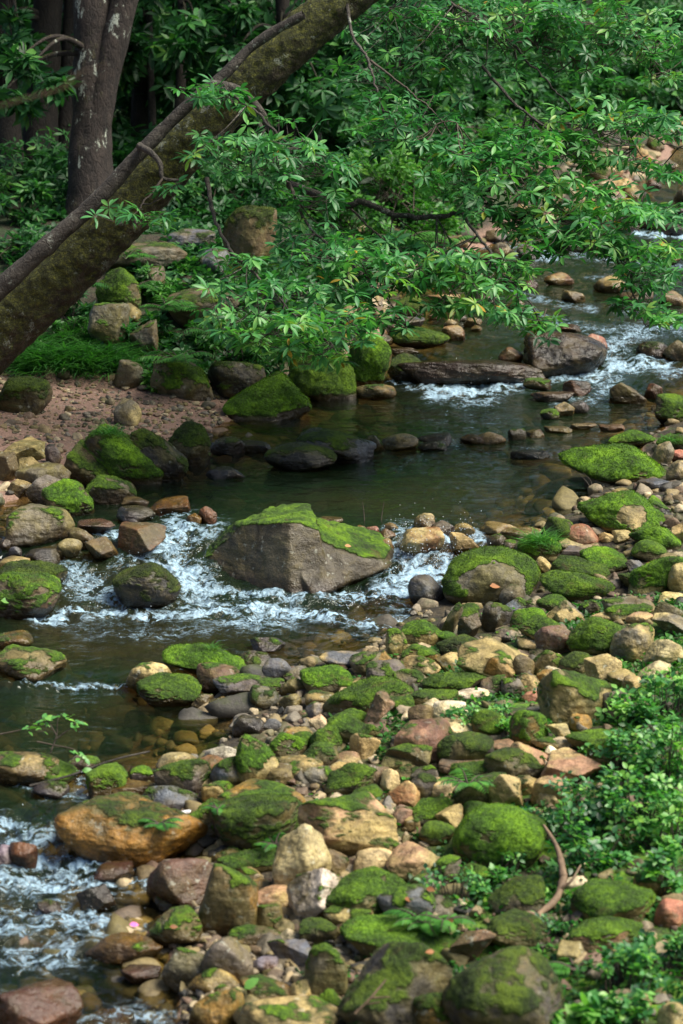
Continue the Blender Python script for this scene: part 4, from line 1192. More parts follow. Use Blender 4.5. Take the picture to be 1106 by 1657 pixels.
# stones of the gravel bars farther up, blurred between the leaves
parse_rocks('''
938 262 985 292 dark olive 4 m 0 |dark mossy far
976 260 1010 284 pink tan 0 m 0 |pink far=the far pink stone#far pink stone on the upstream gravel bar between leaf sprays
948 270 978 290 sand tan 0 r 0 |pale far
1028 250 1062 268 pink rust 0 m 0 |rust pink far
1046 222 1076 244 olive brown 3 m 0 |olive far
1056 258 1098 276 sand grey 0 m 0 |pale far
1020 236 1050 256 tan grey 0 m 0 |tan far
1074 206 1112 230 sand pink 0 m 0 |cream far=the far cream stone#far cream stone at the right edge on the upstream bar
990 288 1022 310 pink sand 0 m 0 |pinkish far
1006 300 1042 322 sand olive 0 m 0 |pale tan far
924 298 960 320 sand tan 0 m 0 |sandy far
944 308 984 330 tan brown 0 m 0 |brown tan far
1042 290 1072 306 maroon brown 0 m 1 |maroon far
860 292 896 314 tan sand 0 m 0 |tan far=the far tan stone#far tan stone under the middle leaf sprays upstream
880 310 916 330 grey brown 0 m 0 |grey far
832 330 866 352 brown tan 0 m 0 |brown far
900 330 940 350 sand olive 0 m 0 |sandy far
794 392 830 414 sand grey 0 m 0 |pale midstream
836 396 876 420 slate grey 0 m 3 |wet grey upstream
1030 346 1070 372 maroon slate 0 m 4 |wet maroon upstream
1068 360 1110 380 dark maroon 0 m 5 |black upstream
960 446 1018 474 grey tan 0 m 1 |broad grey upstream=the upstream grey boulder#broad grey boulder in the stream beyond the wet black one
1000 468 1060 500 dark brown 0 m 3 |dark upstream
1064 470 1112 496 brown tan 0 m 2 |brown upstream
690 440 740 466 tan grey 0 m 0 |tan shore
752 430 800 452 grey sand 0 m 0 |grey shore
880 440 930 462 tan rust 0 m 1 |tan upstream
1090 300 1120 330 grey tan 0 m 0 |grey far
''')
parse_rocks('''
786 372 822 392 brown slate 0 m 3 |wet brown midstream
846 352 880 370 tan grey 0 m 1 |tan midstream
900 388 936 406 slate brown 0 m 4 |dark slate midstream
958 398 1000 416 brown tan 0 m 3 |brown midstream
1012 404 1044 422 grey tan 0 m 2 |greyish midstream
1066 408 1102 428 tan brown 0 m 2 |tan brown midstream
800 438 834 456 olive tan 0 m 1 |dull olive upstream
840 452 872 468 brown dark 0 m 4 |dark brown upstream
908 470 948 490 tan olive 0 m 1 |tan olive upstream
770 478 806 496 grey tan 0 m 1 |grey tan upstream
820 486 850 502 sand tan 0 m 0 |small sandy upstream
1040 500 1072 516 dark brown 0 m 5 |blackish upstream
1010 360 1036 376 brown slate 0 m 4 |small brown upstream
1084 336 1116 352 dark slate 0 m 5 |dark wet far
''')
for i, r in enumerate(ROCKS):
    make_rock(i, r)

# labels: hand written for landmarks, the others by their look and their landmark
_marks = [r for r in ROCKS if r['mark']]
_used = set(r['label'] for r in ROCKS if r['label'])
_todo = [r for r in ROCKS if not r['label']]
def _near(r):
    return sorted(_marks, key=lambda k: (k['c'][0] - r['c'][0]) ** 2 + (1.3 * (k['c'][1] - r['c'][1])) ** 2)
_todo.sort(key=lambda r: (lambda k: (k['c'][0] - r['c'][0]) ** 2 + (1.3 * (k['c'][1] - r['c'][1])) ** 2)(_near(r)[0]))
def _rel(r, k):
    dx, dy = r['c'][0] - k['c'][0], 1.3 * (r['c'][1] - k['c'][1])
    if abs(dx) > abs(dy): return 'right of' if dx > 0 else 'left of'
    return 'in front of' if dy > 0 else 'behind'
for r in _todo:
    nm = r['adj'] + ' ' + r['noun'] if not r['adj'].split()[-1] in ('wedge', 'knob', 'block', 'slab') else r['adj']
    done = False
    ks = _near(r)[:7]
    cand = [f"{nm} just {_rel(r, ks[0])} {ks[0]['mark']}"]
    cand += [f"{nm} between {a['mark']} and {b['mark']}" for a, b in ((ks[0], ks[1]), (ks[0], ks[2]), (ks[1], ks[2]))]
    cand += [f"{nm} {_rel(r, ks[0])} {ks[0]['mark']}, {_rel(r, k)} {k['mark']}" for k in ks[1:]]
    for cnd in cand:
        if cnd not in _used and 4 <= len(cnd.split()) <= 16:
            r['label'] = cnd; _used.add(cnd); done = True; break
    if not done:
        r['label'] = cand[0]; print('DUPLICATE LABEL', cand[0])
for r in ROCKS:
    big = r['noun'] == 'boulder'
    tag(r['obj'], r['label'], 'boulder' if big else 'stone', 'boulders along the stream' if big else 'stones along the stream')
print('rocks', len(ROCKS), sum(r['noun'] == 'boulder' for r in ROCKS))

# ------------------------------------------------------------------ pebbles filling the bars, the beach and the bed: one mass
rg = np.random.default_rng(77)
def pebble_field(specs, name, label):
    Vs, Fs, Ts, n0 = [], [], [], 0
    for (n, px0, px1, py0, py1, smin, smax, cond, sub) in specs:
        D, Fc = ICO[sub]
        k = 0; tries = 0
        while k < n and tries < n * 6:
            tries += 1
            py = py0 + (py1 - py0) * rg.random() ; px = rg.uniform(px0, px1)
            P = hit(px, py, False, False)
            if not cond(P): continue
            N, hs = _pl[rg.integers(0, 24)]
            s = smin * (smax / smin) ** (rg.random() ** 1.6)
            U = _pu[(sub, rg.integers(0, 24))]
            a = rg.uniform(0, 6.28); ca, sa = math.cos(a), math.sin(a)
            W = U * s * np.array([rg.uniform(.8, 1.3), rg.uniform(.7, 1.1), rg.uniform(.5, .85)])
            W = np.stack([W[:, 0] * ca - W[:, 1] * sa, W[:, 0] * sa + W[:, 1] * ca, W[:, 2]], 1)
            P = P + np.array([rg.normal() * .03, rg.uniform(-.12, .12), 0]); P[2] = gz(P[0], P[1]); Vs.append(W + P + np.array([0, 0, s * .18])); Fs.append(Fc + n0); Ts.append(np.full(len(W), rg.random())); n0 += len(W); k += 1
    o = link(name, mesh_np(name, np.concatenate(Vs), np.concatenate(Fs), {'tone': np.concatenate(Ts)}), M_PEB)
    tag(o, label, 'pebbles', kind='stuff')
_pl = [rand_planes(rg, 11) for _ in range(24)]
_pu = {}
for sub in (2, 3):
    for j, (N, hs) in enumerate(_pl):
        U = ICO[sub][0] * hull(ICO[sub][0], N, hs, 11)[:, None]
        _pu[(sub, j)] = U * (1 + .07 * fbm(U * 2 + j, 2))[:, None]
isbar = lambda P: P[0] > RX(P[1]) - .06 and (rg.random() < .25 or not (P[0] > RX(P[1]) + .8 and P[1] < 11.8))
isbed = lambda P: LX(P[1]) < P[0] < RX(P[1])
isbeach = lambda P: P[0] < LX(P[1]) + .05 and P[1] < 17.6
pebble_field([(1700, 250, 1110, 1000, 1660, .016, .045, isbar, 3), (1500, 250, 1110, 1000, 1660, .008, .022, isbar, 2), (350, 560, 1110, 800, 1000, .012, .05, isbar, 2)],
             "bar_pebbles", "small pebbles filling the gaps between cobbles on the right bar")
pebble_field([(1600, -10, 400, 612, 730, .006, .022, isbeach, 2), (60, -10, 400, 612, 740, .02, .045, isbeach, 2), (260, -20, 330, 730, 900, .015, .05, lambda P: P[0] < LX(P[1]) + .3, 2)],
             "beach_pebbles", "fine reddish gravel strewn over the small beach on the left")
pebble_field([(500, -10, 700, 1000, 1290, .02, .09, isbed, 2), (500, 150, 1110, 640, 860, .02, .10, isbed, 2), (300, 0, 340, 1290, 1657, .03, .10, isbed, 2), (250, 580, 1110, 400, 560, .03, .10, isbed, 2)],
             "bed_pebbles", "pebbles lying under water on the stream bed")
pebble_field([(200, 840, 1110, 200, 350, .04, .10, lambda P: P[0] < LX(P[1]) + .3, 2), (150, 560, 850, 390, 530, .03, .09, lambda P: P[0] < LX(P[1]) + .4, 2), (220, 880, 1110, 660, 860, .012, .05, lambda P: P[0] > RX(P[1]) - .3, 2)],
             "upstream_pebbles", "blurred pebbles of the gravel bars farther upstream")
# ------------------------------------------------------------------ leaves
def leaf_tpl(L=1.0, W=.32, droop=.25, fold=.10, seg=4, tipw=.62, wave=0.0):
    """one leaf along +X, folded at the midrib; 3 verts per station"""
    V, Fq = [], []
    for i in range(seg + 1):
        t = i / seg
        w = W * .5 * (math.sin(math.pi * min(1, t ** (tipw + .38) * .97 + .015))) ** .8 if 0 < i < seg else W * .02
        z = -droop * t * t; yv = wave * math.sin(t * 5)
        V += [(t * L, -w + yv, z + fold * w * 2), (t * L, yv, z), (t * L, w + yv, z + fold * w * 2)]
    for i in range(seg):
        a = i * 3; b = a + 3
        Fq += [(a, b, b + 1, a + 1), (a + 1, b + 1, b + 2, a + 2)]
    return np.array(V, float), np.array(Fq)

def frames(dirs, ups):
    X = norm(dirs); Y = norm(np.cross(ups, X)); Z = np.cross(X, Y)
    return np.stack([X, Y, Z], 2)

def inst(tpl, R, locs, scales, tones):
    V, Fq = tpl; n = len(locs)
    W = np.einsum('nij,vj->nvi', R, V) * np.asarray(scales)[:, None, None] + np.asarray(locs)[:, None]
    FF = (Fq[None] + (np.arange(n) * len(V))[:, None, None]).reshape(-1, Fq.shape[1])
    return W.reshape(-1, 3), FF, np.repeat(tones, len(V))

LEAF_HI = leaf_tpl(1, .30, .22, .16, 5, .75)
LEAF_MD = leaf_tpl(1, .32, .20, .14, 3, .75)
LEAF_OV = leaf_tpl(1, .62, .18, .10, 4, .45)
LEAF_GR = leaf_tpl(1, .035, .55, .3, 4, .2)
LEAF_FN = leaf_tpl(1, .26, .25, .05, 3, .25)

def whorls(bag, C, rg, L=.125, nl=(6, 9), tpl=LEAF_HI, tone=.5, ts=.16, tilt=.45, elev=(-.15, .35), axis=None):
    """leaf whorls at points C"""
    C = np.asarray(C); n = len(C)
    A = norm(np.array([0, 0, 1.0]) + rg.normal(size=(n, 3)) * tilt * np.array([1, 1, .4])) if axis is None else norm(axis + rg.normal(size=(n, 3)) * .25)
    cnt = rg.integers(nl[0], nl[1] + 1, n)
    tn = np.clip(rg.normal(tone, ts, n), 0, .86)
    loc, dr, up, sc, to = [], [], [], [], []
    ref = norm(np.cross(A, [0.3, .5, .1])); ref2 = np.cross(A, ref)
    for i in range(n):
        ph = rg.uniform(0, 6.28)
        k = cnt[i]; th = ph + np.arange(k) * 2 * math.pi / k * 1.0 + rg.normal(size=k) * .22
        el = rg.uniform(elev[0], elev[1], k)
        d = (ref[i] * np.cos(th)[:, None] + ref2[i] * np.sin(th)[:, None]) * np.cos(el)[:, None] + A[i] * np.sin(el)[:, None]
        loc.append(C[i] + d * .006 - A[i] * rg.uniform(0, .02, k)[:, None]); dr.append(d); up.append(np.repeat(A[i][None], k, 0) + rg.normal(size=(k, 3)) * .2)
        sc.append(L * rg.uniform(.62, 1.12, k)); to.append(np.clip(tn[i] + rg.normal(size=k) * .07, 0, .88) + (rg.random(k) < .012) * rg.uniform(.15, .45))
    loc = np.concatenate(loc); R = frames(np.concatenate(dr), np.concatenate(up))
    V, Fq, T = inst(tpl, R, loc, np.concatenate(sc), np.concatenate(to))
    bag.add(V, Fq, T)

def px_path(pts, n=7):
    """points (px, py, depth) to a smooth world path"""
    return smooth_path(np.array([at_depth(*p) for p in pts]), n)

def taper(P, r0, r1, e=1.0):
    t = np.linspace(0, 1, len(P)) ** e
    return r0 * (1 - t) + r1 * t

# ------------------------------------------------------------------ the leaning tree over the stream
rg = np.random.default_rng(21)
base = hit(-105, 640, False)
D0 = 16.0
tree = empty("leaning_tree", base, "thick mossy trunk leaning from the left bank over the stream, its leafy boughs hanging low", "tree")
axis_px = [(-190, 715, 16.3), (-85, 618, 16.2), (0, 534, 16.1), (100, 442, 16.0), (200, 344, 15.9), (300, 236, 15.8), (420, 117, 15.7), (545, 8, 15.6), (660, -90, 15.6), (800, -250, 15.8), (960, -480, 16.2)]
P = px_path(axis_px, 24); P = resample(P, 420)
rad = np.interp(np.linspace(0, 1, len(P)), [0, .12, .25, .4, .55, .8, 1], np.array([62, 53, 48, 41, 36, 32, 18]) * 16 / F)
V, Fq = tube(P, rad, 96, .07, 4.0)
V = V + vnormals(V, Fq) * (.010 * fbm(V * 14, 4))[:, None]
b = Bag(); b.add(V, Fq); b.build("trunk", M_BARKM, tree, base)
b = Bag()
P = resample(px_path([(-60, 530, 15.75), (0, 468, 15.72), (60, 412, 15.66), (150, 332, 15.6), (228, 246, 15.55), (290, 184, 15.5), (345, 136, 15.45), (372, 112, 15.45), (405, 78, 15.45), (448, 48, 15.4), (492, 24, 15.35)], 10), 150)
V, Fq = tube(P, taper(P, .062, .024), 20, .16, 7); b.add(V, Fq)
P = resample(px_path([(345, 138, 15.42), (375, 142, 15.38), (400, 156, 15.36), (424, 182, 15.38), (432, 205, 15.5)], 10), 50)
V, Fq = tube(P, taper(P, .032, .020), 12, .15, 9); b.add(V, Fq)
P = resample(px_path([(226, 236, 15.5), (246, 248, 15.4), (260, 266, 15.35), (264, 288, 15.33), (290, 292, 15.33)], 10), 40)
V, Fq = tube(P, taper(P, .022, .008), 10, .15, 9); b.add(V, Fq)
b.build("side_stem", M_BARKG, tree, base)

# boughs: bark path (px,py,depth) with base and tip radius in metres, and the sprays they carry (cx, cy, rx, ry, depth, whorls, tone)
BOUGHS = [
 ([(345, 130, 15.7), (372, 160, 15.2), (420, 195, 15.0), (470, 240, 14.9), (545, 290, 14.9)], .018, .004,
  [(350, 160, 62, 26, 15.1, 22, .42), (395, 250, 80, 38, 15.0, 34, .46), (455, 215, 70, 36, 15.0, 24, .44), (505, 262, 62, 34, 14.9, 26, .42), (335, 240, 50, 24, 15.1, 14, .42), (545, 245, 36, 26, 15.1, 10, .36)]),
 ([(264, 288, 15.33), (240, 318, 15.2), (225, 345, 15.1), (190, 352, 15.0)], .008, .003,
  [(215, 350, 62, 18, 15.0, 12, .52), (268, 308, 22, 16, 15.2, 4, .44), (250, 342, 30, 16, 15.1, 5, .5)]),
 ([(335, 290, 15.6), (350, 350, 15.0), (375, 400, 14.7), (420, 450, 14.5), (480, 510, 14.4), (540, 560, 14.4)], .016, .004,
  [(390, 440, 58, 30, 14.6, 20, .5), (400, 500, 80, 36, 14.5, 34, .54), (455, 540, 92, 42, 14.4, 50, .58), (525, 520, 80, 44, 14.4, 40, .55), (470, 470, 70, 34, 14.6, 30, .5), (400, 548, 56, 24, 14.5, 16, .55), (500, 575, 56, 20, 14.5, 16, .56)]),
 ([(420, 200, 15.6), (470, 300, 15.2), (510, 370, 15.0), (580, 430, 14.9), (640, 500, 14.9)], .015, .004,
  [(500, 340, 60, 40, 15.2, 26, .44), (540, 400, 84, 40, 15.0, 40, .48), (590, 445, 70, 40, 14.9, 36, .5), (620, 500, 60, 34, 14.9, 24, .46), (560, 480, 60, 40, 15.0, 26, .46), (480, 400, 50, 40, 15.1, 20, .44)]),
 ([(470, 300, 16.0), (560, 338, 15.6), (585, 331, 15.55), (612, 338, 15.5), (650, 350, 15.45), (700, 350, 15.4), (745, 338, 15.4), (800, 300, 15.5)], .030, .010,
  [(640, 405, 60, 26, 15.4, 18, .5), (700, 410, 70, 28, 15.3, 30, .54), (790, 330, 46, 28, 15.5, 16, .48)]),
 ([(745, 340, 15.4), (765, 372, 15.2), (790, 410, 15.0), (830, 460, 14.9), (885, 520, 14.8)], .012, .003,
  [(690, 448, 84, 30, 15.1, 40, .58), (760, 440, 80, 34, 15.0, 48, .58), (800, 480, 74, 32, 14.9, 42, .6), (860, 500, 50, 28, 14.9, 20, .6), (840, 430, 50, 26, 15.1, 16, .55), (735, 490, 60, 20, 15.1, 18, .5)]),
 ([(885, 500, 14.9), (882, 530, 14.8), (880, 545, 14.8)], .004, .002, [(880, 550, 16, 12, 14.8, 2, .05)]),
 ([(560, -60, 15.6), (572, 50, 15.4), (603, 100, 15.2), (612, 150, 15.1), (625, 195, 15.1), (660, 222, 15.1)], .014, .004,
  [(590, 130, 50, 40, 15.4, 12, .30), (640, 190, 56, 36, 15.2, 22, .36), (690, 175, 60, 40, 15.3, 26, .40), (600, 215, 44, 30, 15.3, 10, .32)]),
 ([(600, 98, 15.2), (650, 125, 15.2), (690, 158, 15.2), (740, 200, 15.2)], .008, .003,
  [(700, 235, 70, 30, 15.3, 22, .40), (760, 240, 66, 34, 15.3, 34, .44), (735, 285, 66, 34, 15.3, 34, .5)]),
 ([(600, -120, 15.8), (690, -20, 15.9), (760, 30, 16.0), (820, 65, 16.0), (880, 120, 16.0), (925, 178, 15.9)], .020, .004,
  [(620, 40, 70, 50, 16.0, 46, .42), (700, 40, 80, 50, 16.2, 56, .46), (660, 105, 60, 36, 16.1, 30, .40), (770, 75, 74, 44, 16.2, 40, .44), (745, 20, 60, 30, 15.9, 26, .5), (580, 30, 40, 30, 16.3, 14, .34)]),
 ([(820, 65, 16.0), (880, 78, 16.1), (940, 100, 16.1), (1000, 90, 16.2), (1060, 80, 16.3)], .010, .003,
  [(860, 40, 90, 42, 16.2, 60, .46), (950, 45, 90, 40, 16.2, 62, .5), (1030, 40, 80, 40, 16.3, 52, .52), (930, 95, 70, 26, 16.2, 26, .44), (1030, 85, 66, 30, 16.3, 28, .5), (1075, 110, 40, 30, 16.4, 16, .5), (870, 10, 90, 26, 16.1, 34, .42)]),
 ([(740, 60, 16.2), (790, 120, 15.9), (840, 180, 15.8), (890, 215, 15.7), (960, 205, 15.7), (1030, 212, 15.8), (1106, 240, 15.9)], .013, .004,
  [(860, 205, 80, 26, 15.8, 32, .48), (905, 240, 66, 30, 15.7, 30, .54), (960, 200, 76, 28, 15.7, 40, .55), (1040, 200, 70, 24, 15.8, 34, .55), (1090, 212, 40, 20, 15.9, 14, .52), (1000, 262, 70, 20, 15.8, 22, .5), (940, 292, 60, 18, 15.8, 16, .5), (1070, 285, 44, 18, 15.9, 12, .5), (820, 225, 50, 34, 15.8, 20, .46), (985, 175, 50, 20, 15.8, 14, .5)]),
 ([(800, 300, 15.5), (860, 285, 15.4), (900, 260, 15.4), (940, 240, 15.4)], .007, .003,
  [(800, 270, 70, 30, 15.5, 36, .52), (850, 290, 56, 26, 15.4, 24, .55), (835, 250, 60, 28, 15.5, 26, .52), (900, 290, 36, 16, 15.4, 10, .5)]),
 ([(770, 350, 15.6), (830, 345, 15.5), (900, 352, 15.4), (960, 355, 15.4), (1040, 350, 15.4)], .010, .003,
  [(850, 365, 66, 24, 15.5, 26, .5), (920, 345, 70, 24, 15.4, 34, .54), (990, 325, 62, 28, 15.4, 36, .56), (1050, 340, 56, 26, 15.4, 32, .56), (1085, 350, 30, 14, 15.4, 8, .5), (880, 390, 60, 24, 15.4, 24, .54)]),
 ([(840, 350, 15.6), (880, 375, 15.4), (930, 402, 15.3), (990, 412, 15.3), (1010, 445, 15.3), (1030, 490, 15.3)], .014, .004,
  [(900, 385, 56, 24, 15.4, 22, .5), (960, 375, 60, 28, 15.3, 26, .52), (1010, 400, 60, 26, 15.3, 34, .54), (1050, 430, 46, 34, 15.3, 34, .54), (1040, 475, 50, 30, 15.3, 28, .48), (1085, 515, 30, 14, 15.3, 10, .58), (985, 390, 40, 20, 15.3, 12, .5), (1080, 395, 34, 24, 15.3, 12, .54)]),
 ([(560, 330, 15.8), (600, 370, 15.4), (660, 415, 15.2), (700, 470, 15.1)], .008, .003,
  [(600, 385, 46, 24, 15.4, 14, .46), (640, 445, 60, 26, 15.2, 22, .54)]),
]
for path, r0, r1, sprays in BOUGHS:
    P = resample(px_path(path, 10), 14 * len(path))
    kn = np.cumsum(rg.normal(size=P.shape) * .006, 0) * np.linspace(0, 1, len(P))[:, None]; kn -= kn[-1] * np.linspace(0, 1, len(P))[:, None]
    P = P + kn
    b = Bag(); V, Fq = tube(P, taper(P, r0, r1, .8), 8, .15, 12); b.add(V, Fq)
    lb = Bag()
    for cx, cy, rx, ry, d, n, tone in sprays:
        n = max(2, int(n * 1.3)) if n > 2 else 2
        th = rg.uniform(0, 6.28, n); rr = np.sqrt(rg.uniform(0, 1, n))
        # whorls sit in flat tiers
        tiers = rg.uniform(-1, 1, max(2, n // 9)); ty = tiers[rg.integers(0, len(tiers), n)] * .8 + rg.normal(size=n) * .16
        X = cx + rx * rr * np.cos(th); Y = cy + ry * np.clip(ty, -1.1, 1.1) + (X - cx) * .12
        C = np.array([at_depth(x, y, d + rg.normal() * .26) for x, y in zip(X, Y)])
        whorls(lb, C, rg, .080, (6, 9), LEAF_HI, tone + .06, .13, .5, (-.35, .30))
        # twigs from the bough to the tiers and from there to the whorls
        hub = P[np.argmin(np.linalg.norm(P - C.mean(0), axis=1))]
        hubs = []
        for k in range(max(1, n // 8)):
            c0 = C[rg.integers(0, n)]
            m = (hub + c0) / 2 + np.array([0, 0, -.03]) + rg.normal(size=3) * .04
            Q = smooth_path([hub, m, c0], 6); V, Fq = tube(Q, taper(Q, .0045, .002), 5); b.add(V, Fq); hubs += list(Q[4:])
        hubs = np.array(hubs)
        for c in C:
            h = hubs[np.argmin(np.linalg.norm(hubs - c, axis=1) + rg.uniform(0, .08, len(hubs)))]
            m = (h + c) / 2 + np.array([0, 0, -.02])
            Q = smooth_path([h, m, c], 4); V, Fq = tube(Q, taper(Q, .0024, .0015), 4); b.add(V, Fq)
    bo = b.build("bough", M_BARKG if r0 > .01 else M_TWIG, tree, base)
    lo = lb.build("leaves", M_LEAF, None, base); lo.parent = bo; lo.location = (0, 0, 0)
# crown of the leaning tree above the picture, which shades the pool
lb = Bag()
n = 280
C = np.stack([rg.uniform(-2.5, 2.2, n), rg.uniform(16.2, 20.5, n), rg.uniform(4.2, 7.0, n)], 1)
whorls(lb, C[C[:, 2] > 3.55 + .0 * C[:, 0]], rg, .16, (6, 8), LEAF_MD, .4)
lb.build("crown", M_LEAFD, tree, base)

# ------------------------------------------------------------------ forest trees behind
def crown_pts(rg, n, c, r, clumps=9):
    """points in uneven clumps within an ellipsoid"""
    cc = norm(rg.normal(size=(clumps, 3))) * rg.uniform(.35, .95, clumps)[:, None] ** .7
    k = rg.integers(0, clumps, n); rr = rg.uniform(.22, .5, clumps)
    p = cc[k] + norm(rg.normal(size=(n, 3))) * (rr[k] * rg.random(n) ** .45)[:, None]
    return p * np.array(r) + np.array(c)

def forest_tree(px, py, d, wpx, lean_px, label, bark, top=7.5, crowns=(), low=(), fork=None, tone=.4, nleaf=650, leaf=.15, nm="forest_tree", group="forest trees behind the bank", cat="tree", rootz=None):
    rg = np.random.default_rng(int(px * 7 + py * 13 + d * 101) % 100000)
    b0 = hit(px, py, False); d = (b0 - CAM) @ FW; b0 = b0 - np.array([0, 0, .05])
    t = empty(nm, b0, label, cat, group)
    r = wpx * d / F / 2
    tp = at_depth(px + lean_px, 0, d); k = (top - b0[2]) / max(tp[2] - b0[2], .3)
    endp = b0 + (tp - b0) * k; endp[2] = top; endp[0] = b0[0] + np.clip(endp[0] - b0[0], -1.6, 1.6)
    mid = (b0 + endp) / 2 + rg.normal(size=3) * np.array([.12, .12, 0])
    P = resample(smooth_path([b0, b0 * .75 + endp * .25 + rg.normal(size=3) * .05, mid, endp], 20), 160)
    tt = np.linspace(0, 1, len(P))
    R = r * (1 + .4 * np.exp(-tt * 22)) * (1 - .6 * tt)
    b = Bag(); V, Fq = tube(P, R, 40 if wpx > 50 else 16, .12, 3.2, px); b.add(V, Fq)
    if fork:
        f0 = P[int(fork[0] * 160)]; fx, fr = fork[1], fork[2]
        e = at_depth(px + fx, 0, d); kk = (top - f0[2]) / max(e[2] - f0[2], .2); e = f0 + (e - f0) * kk; e[0] = f0[0] + np.clip(e[0] - f0[0], -1.5, 1.5)
        Q = resample(smooth_path([f0 - np.array([0, 0, .5]), f0 + np.array([0, 0, .15]), (f0 + e) / 2, e], 12), 90)
        V, Fq = tube(Q, taper(Q, r * fr, r * fr * .5), 32, .12, 3.2, 5); b.add(V, Fq)
    lb = Bag()
    Cs = []
    if crowns is not None:
        Cs.append(crown_pts(rg, nleaf, (endp[0], endp[1], top * .72), (2.4 * max(1, d / 26), 2.4, top * .52), 18))
    for cx, cy, rx, ry, n in low:
        n = int(n * 2.2)
                            # low boughs seen in the picture: pixel ellipse at the tree's own depth
        c = at_depth(cx, cy, d - .5); rr = (rx * d / F, .5 * rx * d / F + .25, ry * d / F)
        C = crown_pts(rg, n, c, rr, max(3, n // 14)); Cs.append(C)
        s = P[np.argmin(np.abs(P[:, 2] - (c[2] + .25)))]
        for kq in range(3):
            e = C[rg.integers(0, n)]
            Q = resample(smooth_path([s, (s + e) / 2 + np.array([0, 0, .15]), e], 6), 14)
            V, Fq = tube(Q, taper(Q, min(.03, r * .3), .005), 6); b.add(V, Fq)
    if crowns is not None:
        for kq in range(7):
            e = Cs[0][rg.integers(0, nleaf)]; s = P[rg.integers(95, 150)]
            Q = resample(smooth_path([s, (s + e) / 2 + np.array([0, 0, .2]), e], 6), 12)
            V, Fq = tube(Q, taper(Q, r * .4, .012), 7); b.add(V, Fq)
    b.build("trunk", bark, t, b0)
    C = np.concatenate(Cs) if Cs else None
    if C is not None:
        whorls(lb, C, rg, leaf * max(1, d / 26), (5, 8), LEAF_MD, tone, .2, .7, (-.5, .25))
        lb.build("crown", M_LEAFD, t, b0)
    return t

forest_tree(148, 352, 19.6, 68, 6, "stout lichen flecked trunk forking in two, standing behind the leaning trunk", M_BARKL, 8, (), [(40, 150, 60, 60, 30)], fork=(.065, 88, .74), tone=.42)
forest_tree(60, 300, 21.5, 54, 12, "grey brown trunk in shade left of the forked lichen flecked one", M_BARKD, 8, (), [(20, 90, 60, 50, 26)])
forest_tree(104, 290, 24, 26, 4, "slim dark trunk just left of the forked lichen flecked tree", M_BARKD, 8, (), [])
forest_tree(250, 282, 24, 13, 2, "pole thin dark trunk just right of the forked lichen flecked tree", M_BARKD, 8, (), [])
forest_tree(18, 300, 22.5, 40, -6, "darkest slim trunk cut by the top left corner of the picture", M_BARKD, 8, (), [(-10, 40, 60, 50, 20)])
forest_tree(280, 300, 22.0, 17, 6, "thin straight black trunk between the forked tree and the leaning trunk", M_BARKD, 7.5, (), [(340, 60, 80, 60, 50)])
forest_tree(468, 300, 22.5, 28, -10, "dark trunk half hidden by leaves just beyond the leaning trunk", M_BARKD, 8, (), [(450, 110, 90, 50, 60), (520, 140, 80, 70, 60)])
forest_tree(508, 290, 24.0, 20, 18, "slender dark trunk right of the half hidden one, behind the leaves", M_BARKD, 8, (), [(560, 120, 80, 80, 60), (470, 40, 80, 50, 40)])
forest_tree(385, 250, 25.5, 34, -4, "dark trunk rising behind the upper part of the leaning trunk", M_BARKD, 9, (), [(370, 50, 100, 60, 70), (300, 120, 80, 50, 50)])
forest_tree(225, 270, 27.0, 30, 10, "dim trunk far behind the fork of the lichen flecked tree", M_BARKD, 9, (), [(220, 80, 80, 70, 60)])
forest_tree(640, 250, 27.5, 26, 8, "thin trunk in the gap above the bright shrubs, mostly leaf covered", M_BARKD, 9, (), [(620, 100, 110, 80, 90), (700, 150, 90, 60, 60)])
forest_tree(760, 200, 31.0, 30, -12, "far trunk behind the upper sprays, left of the upstream bend", M_BARKD, 10, (), [(740, 90, 120, 80, 100), (830, 140, 90, 50, 60)])
forest_tree(880, 170, 36.0, 30, 10, "far dark tree standing where the stream bends out of sight", M_BARKD, 11, (), [(880, 90, 120, 70, 110), (960, 130, 100, 50, 80)])
forest_tree(1000, 150, 40.0, 30, 6, "farther dark tree above the upstream gravel bar", M_BARKD, 11, (), [(1000, 90, 110, 60, 110), (1070, 140, 80, 40, 70)])
forest_tree(1110, 140, 42.0, 36, 6, "dark tree at the top right edge of the picture", M_BARKD, 11, (), [(1090, 70, 110, 80, 110)])
forest_tree(560, 150, 34.0, 30, 4, "far tree closing the forest gap above the bright shrubs", M_BARKD, 10, (), [(560, 80, 120, 70, 90), (480, 170, 90, 50, 60)])
forest_tree(420, 130, 36.0, 30, -4, "faint far trunk seen through the leaves behind the leaning trunk", M_BARKD, 10, (), [(400, 90, 120, 60, 90), (300, 170, 90, 50, 60)])
forest_tree(120, 160, 34.0, 34, -4, "faint far trunk behind the shaded trunks at left", M_BARKD, 10, (), [(110, 120, 130, 70, 90), (230, 190, 80, 40, 50)])
forest_tree(320, 110, 44.0, 34, -4, "farthest trunk in the dark of the wood at left", M_BARKD, 11, (), [(300, 40, 160, 60, 110), (140, 50, 160, 60, 110)])
forest_tree(740, 90, 48.0, 34, -4, "farthest tree of the wood behind the upper leaf sprays", M_BARKD, 12, (), [(720, 40, 170, 60, 130), (880, 40, 160, 60, 120)])

for _x, _lab in ((840, "far tree closing the view over the upstream water"), (940, "far tree just right of the one over the upstream water"), (1180, "far tree beyond the right edge of the picture")):
    forest_tree(_x, 120, 40.0, 32, 3, _lab, M_BARKD, 12, (), [(_x, 90, 110, 60, 80)])

